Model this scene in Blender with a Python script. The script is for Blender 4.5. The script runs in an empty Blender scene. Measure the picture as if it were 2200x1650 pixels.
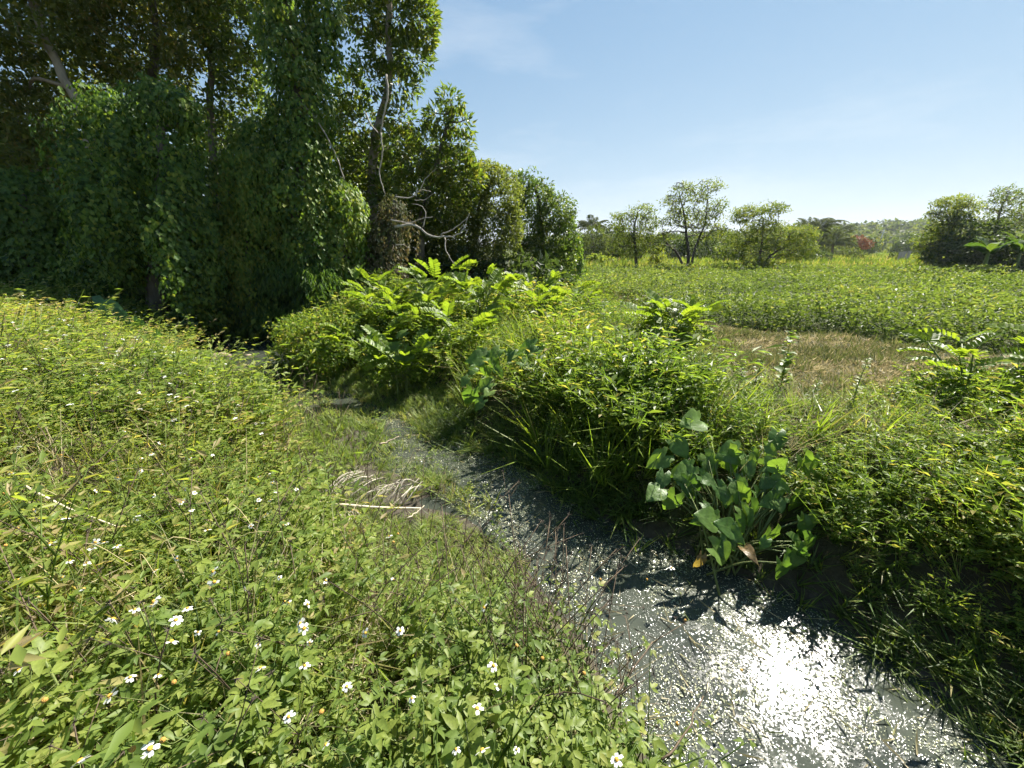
import bpy, math, random
import numpy as np
from mathutils import Vector, Matrix

# ------------------------------------------------------------------ camera, sky, sun, exposure
SC = bpy.context.scene
COL = SC.collection
H = 2.0                       # camera height above the creek water (z = 0)
FPX = 826.0                   # focal length in pixels of the 2200 px wide survey photograph
PITCH = math.atan((825 - 538) / FPX)
CP, SP = math.cos(PITCH), math.sin(PITCH)
SUN_AZ, SUN_EL = math.radians(45.7), math.radians(46.3)

cam_data = bpy.data.cameras.new("camera")
cam = bpy.data.objects.new("camera", cam_data)
COL.objects.link(cam)
cam.location = (0, 0, H)
cam.rotation_euler = (math.pi / 2 - PITCH, 0, 0)
cam_data.sensor_width = 36.0
cam_data.lens = 36.0 * FPX / 2200.0
cam_data.clip_start = 0.05
cam_data.clip_end = 3000
SC.camera = cam

world = bpy.data.worlds.new("World")
SC.world = world
world.use_nodes = True
wn, wl = world.node_tree.nodes, world.node_tree.links
wn.clear()
w_out = wn.new("ShaderNodeOutputWorld")
w_bg = wn.new("ShaderNodeBackground")
w_sky = wn.new("ShaderNodeTexSky")
w_sky.sky_type = 'NISHITA'
w_sky.sun_disc = False
w_sky.sun_elevation = SUN_EL
w_sky.sun_rotation = SUN_AZ
w_sky.air_density = 0.7
w_sky.dust_density = 0.0
w_sky.ozone_density = 2.5
w_bg.inputs["Strength"].default_value = 0.067
# thin high cloud everywhere in the sky, a little denser low down
w_tc = wn.new("ShaderNodeTexCoord")
w_map = wn.new("ShaderNodeMapping")
w_map.inputs["Scale"].default_value = (1.0, 1.0, 4.5)
w_no = wn.new("ShaderNodeTexNoise")
w_no.inputs["Scale"].default_value = 1.7
w_no.inputs["Detail"].default_value = 7
w_no.inputs["Roughness"].default_value = 0.58
w_cr = wn.new("ShaderNodeValToRGB")
w_cr.color_ramp.elements[0].position = 0.53
w_cr.color_ramp.elements[0].color = (0, 0, 0, 1)
w_cr.color_ramp.elements[1].position = 0.80
w_cr.color_ramp.elements[1].color = (0.4, 0.4, 0.4, 1)
w_mix = wn.new("ShaderNodeMixRGB")
w_mix.inputs["Color2"].default_value = (4.6, 4.9, 5.1, 1)
wl.new(w_tc.outputs["Generated"], w_map.inputs["Vector"])
wl.new(w_map.outputs["Vector"], w_no.inputs["Vector"])
wl.new(w_no.outputs["Fac"], w_cr.inputs["Fac"])
wl.new(w_cr.outputs["Color"], w_mix.inputs["Fac"])
# sky brightness compressed so the horizon is less white: c * 1.95 / (1 + 0.34 c) over the whole dome
w_a = wn.new("ShaderNodeVectorMath"); w_a.operation = 'MULTIPLY_ADD'
w_a.inputs[1].default_value = (0.34,) * 3; w_a.inputs[2].default_value = (1.0,) * 3
w_b = wn.new("ShaderNodeVectorMath"); w_b.operation = 'SCALE'; w_b.inputs["Scale"].default_value = 1.95
w_c = wn.new("ShaderNodeVectorMath"); w_c.operation = 'DIVIDE'
wl.new(w_sky.outputs["Color"], w_a.inputs[0]); wl.new(w_sky.outputs["Color"], w_b.inputs[0])
wl.new(w_b.outputs["Vector"], w_c.inputs[0]); wl.new(w_a.outputs["Vector"], w_c.inputs[1])
w_h = wn.new("ShaderNodeHueSaturation"); w_h.inputs["Saturation"].default_value = 1.18
wl.new(w_c.outputs["Vector"], w_h.inputs["Color"]); wl.new(w_h.outputs["Color"], w_mix.inputs["Color1"])
wl.new(w_mix.outputs["Color"], w_bg.inputs["Color"])
wl.new(w_bg.outputs["Background"], w_out.inputs["Surface"])

sun_data = bpy.data.lights.new("sun", 'SUN')
sun_data.energy = 5.0
sun_data.angle = math.radians(0.53)
sun_data.color = (1.0, 0.945, 0.86)
sun = bpy.data.objects.new("sun", sun_data)
COL.objects.link(sun)
sdir = Vector((math.sin(SUN_AZ) * math.cos(SUN_EL), math.cos(SUN_AZ) * math.cos(SUN_EL), math.sin(SUN_EL)))
sun.rotation_euler = sdir.to_track_quat('Z', 'Y').to_euler()
sun.location = (20, 20, 30)

SC.view_settings.view_transform = 'Standard'
SC.view_settings.look = 'None'
SC.view_settings.exposure = 1.72
SC.view_settings.gamma = 1.0
SC.view_settings.use_curve_mapping = False
SC.cycles.use_denoising = True
SC.cycles.max_bounces = 7
SC.cycles.diffuse_bounces = 4
SC.cycles.glossy_bounces = 3
SC.cycles.transmission_bounces = 5
SC.cycles.use_adaptive_sampling = True
SC.cycles.adaptive_threshold = 0.03
SC.cycles.sample_clamp_indirect = 6.0

rng = np.random.default_rng(11)
random.seed(11)

# ------------------------------------------------------------------ survey helpers (photo measurements -> metres)
def ray(px, py):
    v = (825.0 - py) / FPX
    return (px - 1100.0) / FPX, CP + v * SP, v * CP - SP
def G(px, py, z=0.0):
    """the point of the level z that was measured at this place"""
    x, y, u = ray(px, py); t = (z - H) / u
    return (x * t, y * t, z)
def Wd(px, py, Y):
    """the point at Y metres north of the camera"""
    x, y, u = ray(px, py); t = Y / y
    return (x * t, Y, H + u * t)
def mpp(px, py, Y):
    """metres per survey pixel at that point"""
    return (Y / ray(px, py)[1]) / FPX
def Gp(pts, z=0.5):
    return np.array([G(a, b, z)[:2] for a, b in pts])

# ------------------------------------------------------------------ numeric helpers
def nrm(a):
    return a / np.maximum(np.linalg.norm(a, axis=-1, keepdims=True), 1e-9)
def _hash(i, j, k, seed):
    n = (i * 374761393 + j * 668265263 + k * 2147483647 + seed * 974634777) & 0xffffffff
    n = ((n ^ (n >> 13)) * 1274126177) & 0xffffffff
    n = (n ^ (n >> 16)) & 0xffff
    return n / 65535.0
def noise(p, scale=1.0, seed=0):
    p = np.asarray(p, float) * scale
    if p.shape[-1] == 2:
        p = np.concatenate([p, np.zeros(p.shape[:-1] + (1,))], -1)
    i = np.floor(p).astype(np.int64); f = p - i; f = f * f * (3 - 2 * f)
    r = 0
    for a in (0, 1):
        for b in (0, 1):
            for c in (0, 1):
                w = (f[..., 0] if a else 1 - f[..., 0]) * (f[..., 1] if b else 1 - f[..., 1]) * (f[..., 2] if c else 1 - f[..., 2])
                r = r + w * _hash(i[..., 0] + a, i[..., 1] + b, i[..., 2] + c, seed)
    return r
def fbm(p, scale=1.0, seed=0, oct=3):
    r, a, s = 0, 1.0, 0
    for o in range(oct):
        r = r + a * noise(p, scale * 2 ** o, seed + o); s += a; a *= 0.5
    return r / s
def inpoly(x, y, poly):
    ins = np.zeros(np.shape(x), bool)
    n = len(poly)
    for i in range(n):
        x0, y0 = poly[i]; x1, y1 = poly[(i + 1) % n]
        if y0 == y1: continue
        c = ((y0 > y) != (y1 > y)) & (x < (x1 - x0) * (y - y0) / (y1 - y0) + x0)
        ins ^= c
    return ins
def polydist(x, y, poly, closed=True):
    d = np.full(np.shape(x), 1e9)
    n = len(poly)
    for i in range(n if closed else n - 1):
        a = np.array(poly[i]); b = np.array(poly[(i + 1) % n]); ab = b - a
        t = np.clip(((x - a[0]) * ab[0] + (y - a[1]) * ab[1]) / max(ab @ ab, 1e-9), 0, 1)
        d = np.minimum(d, np.hypot(x - a[0] - t * ab[0], y - a[1] - t * ab[1]))
    return d
def sstep(a, b, x):
    t = np.clip((x - a) / (b - a), 0, 1); return t * t * (3 - 2 * t)

class Acc:
    """collects triangles with a per-face tint, becomes one mesh"""
    def __init__(s): s.v, s.f, s.t, s.n = [], [], [], 0
    def add(s, v, f, t):
        v = np.asarray(v, float).reshape(-1, 3); f = np.asarray(f, np.int64).reshape(-1, 3)
        s.v.append(v); s.f.append(f + s.n); s.t.append(np.broadcast_to(np.asarray(t, float), (len(f),)).copy()); s.n += len(v)
    def arrays(s):
        if not s.v: return np.zeros((0, 3)), np.zeros((0, 3), int), np.zeros(0)
        return np.concatenate(s.v), np.concatenate(s.f), np.concatenate(s.t)
    def mesh(s, name, mat, smooth=True):
        v, f, t = s.arrays()
        me = bpy.data.meshes.new(name)
        me.vertices.add(len(v)); me.vertices.foreach_set("co", v.astype(np.float32).ravel())
        me.loops.add(3 * len(f)); me.loops.foreach_set("vertex_index", f.astype(np.int32).ravel())
        me.polygons.add(len(f)); me.polygons.foreach_set("loop_start", np.arange(0, 3 * len(f), 3, dtype=np.int32))
        at = me.attributes.new("tint", 'FLOAT', 'FACE'); at.data.foreach_set("value", t.astype(np.float32))
        me.polygons.foreach_set("use_smooth", np.full(len(f), smooth))
        me.update(calc_edges=True)
        if isinstance(mat, (list, tuple)):
            for m in mat: me.materials.append(m)
        elif mat: me.materials.append(mat)
        return me
def obj(name, me, parent=None, loc=None):
    o = bpy.data.objects.new(name, me); COL.objects.link(o)
    if parent is not None: o.parent = parent
    if loc is not None: o.location = loc
    return o
def tag(o, label=None, cat=None, group=None, kind=None):
    if label: o["label"] = label
    if cat: o["category"] = cat
    if group: o["group"] = group
    if kind: o["kind"] = kind
    return o
def thing(name, label, cat, loc=(0, 0, 0), group=None, rz=0.0):
    o = bpy.data.objects.new(name, None); COL.objects.link(o)
    o.location = loc; o.rotation_euler = (0, 0, rz); o.empty_display_size = 0.1
    return tag(o, label, cat, group)
def copy_tree(src, parent=None):
    c = src.copy(); COL.objects.link(c); c.parent = parent
    for ch in list(src.children): copy_tree(ch, c)
    return c

# leaf templates: x along the leaf, y across (half width 0.5), z up
TL2 = (np.array([(0, 0, 0), (.42, -.5, .07), (1, 0, -.10), (.42, .5, .07)]), np.array([(0, 1, 2), (0, 2, 3)]))
TL8 = (np.array([(0, 0, 0), (.28, -.46, .05), (.28, 0, .0), (.28, .46, .05), (.62, -.38, .02), (.62, 0, -.03), (.62, .38, .02), (1, 0, -.16)]),
       np.array([(0, 2, 1), (0, 3, 2), (1, 2, 5), (1, 5, 4), (2, 3, 6), (2, 6, 5), (4, 5, 7), (5, 6, 7)]))
TL8 = (TL8[0], TL8[1][:, ::-1])
TL4 = (np.array([(0, 0, 0), (.4, -.48, .06), (.42, 0, 0), (.4, .48, .06), (1, 0, -.13)]), np.array([(0, 1, 2), (0, 2, 3), (1, 4, 2), (2, 4, 3)]))
def blade_tpl(bend):
    v, f = [], []
    ts = (0, .5, 1.0)
    for i, t in enumerate(ts):
        w = (.5, .42, 0)[i]
        p = (t - bend * .35 * t * t, bend * t * t)
        if i < 2: v += [(p[0], -w, p[1]), (p[0], w, p[1])]
        else: v += [(p[0], 0, p[1])]
    f = [(0, 2, 1), (1, 2, 3), (2, 4, 3)]
    return np.array(v), np.array(f)
TB = [blade_tpl(b) for b in (.1, .35, .7)]
TB1 = (np.array([(0, -.5, 0), (0, .5, 0), (.55, .35, .1), (1, 0, .32)]), np.array([(0, 2, 1), (0, 3, 2)]))

def leaves(acc, tpl, pos, d, n, L, Wd_, tint):
    v, f = tpl
    N = len(pos)
    if N == 0: return
    L = np.broadcast_to(L, (N,)); Wd_ = np.broadcast_to(Wd_, (N,)); tint = np.broadcast_to(tint, (N,))
    d = nrm(d); s = nrm(np.cross(n, d)); n2 = np.cross(d, s)
    V = pos[:, None, :] + v[None, :, 0, None] * (L[:, None] * d)[:, None, :] + v[None, :, 1, None] * (Wd_[:, None] * s)[:, None, :] \
        + v[None, :, 2, None] * (L[:, None] * n2)[:, None, :]
    F = f[None] + (np.arange(N) * len(v))[:, None, None]
    acc.add(V.reshape(-1, 3), F.reshape(-1, 3), np.repeat(tint, len(f)))
def rdir(N):
    return nrm(rng.normal(size=(N, 3)))
def tube(acc, pts, rad, sides=5, tint=0.5):
    pts = np.asarray(pts, float); rad = np.broadcast_to(rad, (len(pts),))
    tan = nrm(np.gradient(pts, axis=0))
    ref = np.array([0.31, 0.17, 0.93]) if abs(tan[:, 2]).mean() < 0.8 else np.array([0.9, 0.4, 0.1])
    a = nrm(np.cross(tan, ref)); b = np.cross(tan, a)
    th = np.arange(sides) * 2 * np.pi / sides
    ring = pts[:, None] + rad[:, None, None] * (np.cos(th)[None, :, None] * a[:, None] + np.sin(th)[None, :, None] * b[:, None])
    n = len(pts); f = []
    for i in range(n - 1):
        for j in range(sides):
            k = (j + 1) % sides
            p, q, r, s = i * sides + j, i * sides + k, (i + 1) * sides + k, (i + 1) * sides + j
            f += [(p, q, r), (p, r, s)]
    V = ring.reshape(-1, 3); base = len(V)
    V = np.concatenate([V, pts[-1:], pts[:1]])
    for j in range(sides):
        f.append(((n - 1) * sides + j, (n - 1) * sides + (j + 1) % sides, base)); f.append(((j + 1) % sides, j, base + 1))
    acc.add(V, f, tint)
def ribbon(acc, pts, w, tint=0.5):
    pts = np.asarray(pts, float); w = np.broadcast_to(w, (len(pts),)); a = rng.uniform(0, 6.28); s_ = np.array([math.cos(a), math.sin(a), 0])
    V = np.concatenate([pts - s_ * w[:, None], pts + s_ * w[:, None]]); n_ = len(pts)
    acc.add(V, [q_ for i in range(n_ - 1) for q_ in ((i, i + 1, n_ + i + 1), (i, n_ + i + 1, n_ + i))], tint)
def smooth_path(pts, sub=4, jit=0.0):
    pts = np.asarray(pts, float); out = []
    P = np.concatenate([[2 * pts[0] - pts[1]], pts, [2 * pts[-1] - pts[-2]]])
    for i in range(1, len(P) - 2):
        for k in range(sub):
            t = k / sub
            p0, p1, p2, p3 = P[i - 1], P[i], P[i + 1], P[i + 2]
            out.append(.5 * (2 * p1 + (p2 - p0) * t + (2 * p0 - 5 * p1 + 4 * p2 - p3) * t * t + (3 * p1 - p0 - 3 * p2 + p3) * t ** 3))
    out.append(pts[-1]); out = np.array(out)
    if jit: out[1:-1] += rng.normal(scale=jit, size=out[1:-1].shape)
    return out
def scatter(acc, tpl, pos, yaw, scale, tilt=None, tint_shift=0.0):
    """many copies of a template (v, f, t) in one mesh"""
    v, f, t = tpl; N = len(pos)
    if N == 0: return
    c, s = np.cos(yaw), np.sin(yaw)
    X = v[None, :, 0] * c[:, None] - v[None, :, 1] * s[:, None]
    Y = v[None, :, 0] * s[:, None] + v[None, :, 1] * c[:, None]
    Z = np.repeat(v[None, :, 2], N, 0)
    if tilt is not None:
        X = X + Z * tilt[:, 0:1]; Y = Y + Z * tilt[:, 1:2]
    V = np.stack([X, Y, Z], -1) * np.broadcast_to(scale, (N,))[:, None, None] + pos[:, None]
    F = f[None] + (np.arange(N) * len(v))[:, None, None]
    T = t[None] + np.broadcast_to(tint_shift, (N,))[:, None]
    acc.add(V.reshape(-1, 3), F.reshape(-1, 3), np.clip(T, 0, 1).ravel())

# ------------------------------------------------------------------ materials
MAT = {}
def nodes_of(name):
    m = bpy.data.materials.new(name); m.use_nodes = True
    n, l = m.node_tree.nodes, m.node_tree.links
    n.clear(); out = n.new("ShaderNodeOutputMaterial")
    MAT[name] = m
    return m, n, l, out
def ramp(n, stops):
    r = n.new("ShaderNodeValToRGB"); e = r.color_ramp.elements
    e[0].position, e[0].color = stops[0][0], (*stops[0][1], 1)
    e[1].position, e[1].color = stops[-1][0], (*stops[-1][1], 1)
    for p, c in stops[1:-1]:
        k = e.new(p); k.color = (*c, 1)
    return r
def leaf_mat(name, stops, trans=1.6, mix=0.42, rough=0.42, spec=0.5, yellow=(1.2, 1.18, 0.5)):
    m, n, l, out = nodes_of(name)
    a = n.new("ShaderNodeAttribute"); a.attribute_name = "tint"
    r = ramp(n, stops); l.new(a.outputs["Fac"], r.inputs["Fac"])
    no = n.new("ShaderNodeTexNoise"); no.inputs["Scale"].default_value = 9; no.inputs["Detail"].default_value = 3
    tc = n.new("ShaderNodeTexCoord"); l.new(tc.outputs["Object"], no.inputs["Vector"])
    hv = n.new("ShaderNodeHueSaturation")
    mr = n.new("ShaderNodeMapRange"); mr.inputs["From Min"].default_value = .3; mr.inputs["From Max"].default_value = .7
    mr.inputs["To Min"].default_value = .82; mr.inputs["To Max"].default_value = 1.18
    l.new(no.outputs["Fac"], mr.inputs["Value"]); l.new(mr.outputs["Result"], hv.inputs["Value"]); l.new(r.outputs["Color"], hv.inputs["Color"])
    p = n.new("ShaderNodeBsdfPrincipled"); l.new(hv.outputs["Color"], p.inputs["Base Color"])
    p.inputs["Roughness"].default_value = rough; p.inputs["Specular IOR Level"].default_value = spec
    t = n.new("ShaderNodeBsdfTranslucent")
    mu = n.new("ShaderNodeMixRGB"); mu.blend_type = 'MULTIPLY'; mu.inputs["Fac"].default_value = 1.0
    mu.inputs["Color2"].default_value = (yellow[0] * trans, yellow[1] * trans, yellow[2] * trans, 1)
    l.new(hv.outputs["Color"], mu.inputs["Color1"]); l.new(mu.outputs["Color"], t.inputs["Color"])
    mx = n.new("ShaderNodeMixShader"); mx.inputs["Fac"].default_value = mix
    l.new(p.outputs["BSDF"], mx.inputs[1]); l.new(t.outputs["BSDF"], mx.inputs[2]); l.new(mx.outputs["Shader"], out.inputs["Surface"])
    return m
def solid_mat(name, c1, c2, scale=8.0, rough=0.75, bump=0.3, stretch=(1, 1, 1), spec=0.3):
    m, n, l, out = nodes_of(name)
    tc = n.new("ShaderNodeTexCoord"); mp = n.new("ShaderNodeMapping"); mp.inputs["Scale"].default_value = stretch
    no = n.new("ShaderNodeTexNoise"); no.inputs["Scale"].default_value = scale; no.inputs["Detail"].default_value = 6; no.inputs["Roughness"].default_value = .65
    r = ramp(n, [(.3, c1), (.7, c2)])
    l.new(tc.outputs["Object"], mp.inputs["Vector"]); l.new(mp.outputs["Vector"], no.inputs["Vector"]); l.new(no.outputs["Fac"], r.inputs["Fac"])
    p = n.new("ShaderNodeBsdfPrincipled"); p.inputs["Roughness"].default_value = rough; p.inputs["Specular IOR Level"].default_value = spec
    l.new(r.outputs["Color"], p.inputs["Base Color"])
    b = n.new("ShaderNodeBump"); b.inputs["Strength"].default_value = bump; b.inputs["Distance"].default_value = .02
    l.new(no.outputs["Fac"], b.inputs["Height"]); l.new(b.outputs["Normal"], p.inputs["Normal"])
    l.new(p.outputs["BSDF"], out.inputs["Surface"])
    return m

BROWN = (.17, .105, .045)
leaf_mat("weed_leaf", [(0, (.06, .10, .022)), (.35, (.115, .17, .034)), (.7, (.19, .235, .05)), (.9, (.26, .265, .075)), (1, (.27, .22, .11))], trans=1.7, mix=.48, rough=.48, spec=.25)
leaf_mat("bank_leaf", [(0, (.045, .085, .018)), (.5, (.10, .155, .027)), (.85, (.185, .24, .04)), (1, (.24, .21, .07))], trans=1.8, mix=.48, rough=.46, spec=.25)
leaf_mat("grass_blade", [(0, (.05, .09, .02)), (.5, (.10, .15, .03)), (.8, (.17, .2, .05)), (1, (.27, .22, .11))], trans=1.5, mix=.42, rough=.5, spec=.25)
leaf_mat("marsh_blade", [(0, (.07, .115, .024)), (.5, (.125, .18, .038)), (.8, (.2, .24, .065)), (1, (.3, .27, .12))], trans=1.5, mix=.42, rough=.5, spec=.25)
leaf_mat("tall_grass_blade", [(0, (.1, .16, .024)), (.6, (.15, .21, .028)), (.9, (.23, .27, .06)), (1, (.33, .28, .13))], trans=1.6, mix=.45, rough=.45, spec=.25)
leaf_mat("straw_blade", [(0, (.12, .155, .045)), (.3, (.28, .245, .13)), (.7, (.42, .365, .23)), (1, (.54, .48, .33))], trans=1.0, mix=.3, rough=.65, spec=.15, yellow=(1, .95, .75))
leaf_mat("field_leaf", [(0, (.036, .06, .018)), (.5, (.082, .122, .032)), (.85, (.145, .185, .052)), (1, (.24, .21, .08))], trans=1.6, mix=.44, rough=.5, spec=.15)
leaf_mat("tree_leaf", [(0, (.035, .06, .016)), (.5, (.07, .105, .022)), (.85, (.13, .165, .03)), (1, (.16, .15, .04))], trans=1.8, mix=.45, rough=.42, spec=.35, yellow=(1.12, 1.18, .45))
leaf_mat("olive_leaf", [(0, (.055, .075, .022)), (.5, (.10, .125, .032)), (.85, (.165, .18, .04)), (1, (.2, .16, .055))], trans=2.0, mix=.45, rough=.46, spec=.3, yellow=(1.15, 1.15, .5))
leaf_mat("vine_leaf", [(0, (.03, .065, .018)), (.4, (.07, .13, .028)), (.8, (.13, .195, .036)), (1, (.19, .22, .04))], trans=1.8, mix=.44, rough=.5, spec=.2)
leaf_mat("dry_vine_leaf", [(0, (.05, .07, .025)), (.5, (.085, .09, .04)), (1, (.14, .115, .06))], trans=1.4, mix=.38, rough=.6, spec=.15, yellow=(1.1, 1, .7))
leaf_mat("feather_leaf", [(0, (.05, .08, .02)), (.5, (.095, .135, .03)), (1, (.18, .2, .045))], trans=1.7, mix=.46, rough=.5, spec=.2)
leaf_mat("far_leaf", [(0, (.05, .07, .024)), (.5, (.085, .115, .035)), (.9, (.13, .15, .045)), (1, (.16, .15, .07))], trans=1.4, mix=.36, rough=.6, spec=.1)
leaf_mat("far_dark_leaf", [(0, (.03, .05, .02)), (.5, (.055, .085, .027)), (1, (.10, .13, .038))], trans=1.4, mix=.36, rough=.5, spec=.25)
leaf_mat("red_leaf", [(0, (.10, .07, .035)), (.5, (.19, .085, .04)), (1, (.26, .13, .055))], trans=1.1, mix=.3, rough=.6, spec=.1, yellow=(1.2, .8, .5))
leaf_mat("senna_leaf", [(0, (.06, .11, .016)), (.5, (.115, .175, .024)), (.85, (.18, .23, .032)), (.95, (.27, .26, .045)), (1, (.22, .15, .06))], trans=1.7, mix=.46, rough=.45, spec=.28, yellow=(1.2, 1.15, .4))
def veined_leaf(name, dark, mid, light, dry, rough=.34, spec=.55, mix=.34):
    m, n, l, out = nodes_of(name)
    a = n.new("ShaderNodeAttribute"); a.attribute_name = "tint"
    r = ramp(n, [(0, dark), (.5, mid), (.95, light), (1, dry)]); l.new(a.outputs["Fac"], r.inputs["Fac"])
    tc = n.new("ShaderNodeTexCoord"); sx = n.new("ShaderNodeSeparateXYZ"); l.new(tc.outputs["Object"], sx.inputs[0])
    def M(op, u, v=None, w=None):
        k = n.new("ShaderNodeMath"); k.operation = op
        for i, q in enumerate((u, v, w)):
            if q is None: continue
            if isinstance(q, (int, float)): k.inputs[i].default_value = q
            else: l.new(q, k.inputs[i])
        return k.outputs[0]
    ay = M('ABSOLUTE', sx.outputs["Y"])
    side = M('ABSOLUTE', M('SUBTRACT', M('FRACT', M('MULTIPLY', M('SUBTRACT', sx.outputs["X"], M('MULTIPLY', ay, .9)), 6.5)), .5))
    v1 = M('SUBTRACT', 1.0, M('MINIMUM', M('MULTIPLY', side, 14.0), 1.0))
    v2 = M('SUBTRACT', 1.0, M('MINIMUM', M('MULTIPLY', ay, 70.0), 1.0))
    vein = M('MAXIMUM', M('MULTIPLY', v1, .55), v2)
    no = n.new("ShaderNodeTexNoise"); no.inputs["Scale"].default_value = 5; no.inputs["Detail"].default_value = 5; l.new(tc.outputs["Object"], no.inputs["Vector"])
    mr = n.new("ShaderNodeMapRange"); mr.inputs["From Min"].default_value = .3; mr.inputs["From Max"].default_value = .7; mr.inputs["To Min"].default_value = .75; mr.inputs["To Max"].default_value = 1.25; l.new(no.outputs["Fac"], mr.inputs["Value"])
    hv = n.new("ShaderNodeHueSaturation"); l.new(r.outputs["Color"], hv.inputs["Color"]); l.new(mr.outputs["Result"], hv.inputs["Value"])
    mx0 = n.new("ShaderNodeMixRGB"); mx0.inputs["Color2"].default_value = (.2, .27, .1, 1); l.new(M('MULTIPLY', vein, .35), mx0.inputs["Fac"]); l.new(hv.outputs["Color"], mx0.inputs["Color1"])
    p = n.new("ShaderNodeBsdfPrincipled"); p.inputs["Roughness"].default_value = rough; p.inputs["Specular IOR Level"].default_value = spec; l.new(mx0.outputs["Color"], p.inputs["Base Color"])
    bp = n.new("ShaderNodeBump"); bp.inputs["Strength"].default_value = .8; bp.inputs["Distance"].default_value = .006; bp.invert = True
    l.new(no.outputs["Fac"], bp.inputs["Height"]); l.new(bp.outputs["Normal"], p.inputs["Normal"])
    t = n.new("ShaderNodeBsdfTranslucent"); mu = n.new("ShaderNodeMixRGB"); mu.blend_type = 'MULTIPLY'; mu.inputs["Fac"].default_value = 1; mu.inputs["Color2"].default_value = (2.1, 2.1, .7, 1)
    l.new(mx0.outputs["Color"], mu.inputs["Color1"]); l.new(mu.outputs["Color"], t.inputs["Color"])
    ms = n.new("ShaderNodeMixShader"); ms.inputs["Fac"].default_value = mix; l.new(p.outputs["BSDF"], ms.inputs[1]); l.new(t.outputs["BSDF"], ms.inputs[2]); l.new(ms.outputs["Shader"], out.inputs["Surface"])
veined_leaf("taro_leaf", (.055, .115, .028), (.085, .155, .036), (.13, .2, .045), (.16, .11, .05), rough=.42, spec=.28, mix=.42)
veined_leaf("elephant_leaf", (.03, .085, .03), (.045, .11, .038), (.06, .13, .045), (.1, .15, .05), rough=.45, spec=.3, mix=.3)
leaf_mat("banana_leaf", [(0, (.035, .075, .02)), (.6, (.06, .11, .026)), (1, (.28, .3, .05))], trans=1.4, mix=.36, rough=.75, spec=.08)
leaf_mat("palm_leaf", [(0, (.05, .07, .03)), (1, (.10, .12, .05))], trans=1.2, mix=.3, rough=.5, spec=.2)
leaf_mat("petal", [(0, (.74, .75, .70)), (1, (.84, .84, .80))], trans=.9, mix=.35, rough=.6, yellow=(1, 1, .95))
solid_mat("disc_yellow", (.58, .31, .035), (.72, .45, .07), scale=300, rough=.7, bump=.6)
solid_mat("disc_spent", (.40, .21, .04), (.58, .34, .08), scale=300, rough=.8, bump=.6)
solid_mat("stem_green", (.09, .13, .035), (.15, .17, .05), scale=20, rough=.6)
solid_mat("stem_brown", (.07, .05, .032), (.13, .095, .06), scale=30, rough=.8)
solid_mat("burr", (.035, .028, .022), (.075, .058, .04), scale=40, rough=.9)
solid_mat("bark", (.075, .062, .047), (.17, .145, .11), scale=7, rough=.9, bump=.9, stretch=(2, 2, .6))
solid_mat("pale_bark", (.19, .155, .115), (.34, .29, .225), scale=6, rough=.85, bump=.6, stretch=(2, 2, .6))
solid_mat("dark_bark", (.045, .038, .03), (.1, .085, .065), scale=8, rough=.9, bump=.8, stretch=(2, 2, .6))
solid_mat("dead_wood", (.24, .21, .17), (.42, .38, .32), scale=9, rough=.8, bump=.5)
solid_mat("dry_frond", (.33, .29, .22), (.56, .51, .41), scale=14, rough=.7, bump=.4)
solid_mat("dry_stalk", (.42, .36, .25), (.6, .53, .4), scale=18, rough=.65, bump=.4)
solid_mat("straw_stem", (.28, .23, .1), (.42, .36, .18), scale=18, rough=.65)
solid_mat("old_plank", (.23, .18, .12), (.42, .35, .26), scale=14, rough=.85, bump=.6, stretch=(1, 8, 8))
solid_mat("grey_plank", (.2, .2, .19), (.33, .33, .32), scale=3, rough=.85, stretch=(6, 6, 1))
solid_mat("stone", (.2, .15, .1), (.38, .3, .22), scale=10, rough=.8, bump=.7)
solid_mat("dark_stone", (.045, .04, .032), (.12, .1, .08), scale=12, rough=.6, bump=.8)
solid_mat("concrete", (.4, .4, .38), (.55, .55, .52), scale=3, rough=.85)

# ------------------------------------------------------------------ terrain
CREEK = [(3.2, -2.5, 1.2), (2.0, -.6, .9), (1.45, .7, .78), (1.15, 1.4, .70), (.78, 1.85, .52), (.42, 2.25, .40), (.04, 2.75, .42), (-.42, 3.22, .46), (-1.0, 3.6, .40),
         (-1.4, 4.2, .28), (-2.0, 4.75, .22), (-2.8, 5.2, .28), (-3.7, 5.6, .42), (-4.5, 6.3, .6), (-5.2, 7.2, .8), (-5.9, 8.2, .8), (-6.4, 9.0, .6), (-7.3, 10.2, .5), (-9, 12.5, .5)]
ctl = []
for x, y, w in CREEK:
    ctl.append((x, y, -.17 if y < 3.2 else -.09))
def creek_edges():
    L, R = [], []
    for i, (x, y, w) in enumerate(CREEK):
        a = np.array(CREEK[max(i - 1, 0)][:2]); b = np.array(CREEK[min(i + 1, len(CREEK) - 1)][:2])
        t = (b - a) / np.linalg.norm(b - a); n = np.array([-t[1], t[0]])
        L.append((x + n[0] * w, y + n[1] * w)); R.append((x - n[0] * w, y - n[1] * w))
    return L, R
EL, ER = creek_edges()
ctl += [(x, y, 0.0) for x, y in EL] + [(x, y, 0.0) for x, y in ER]
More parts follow.
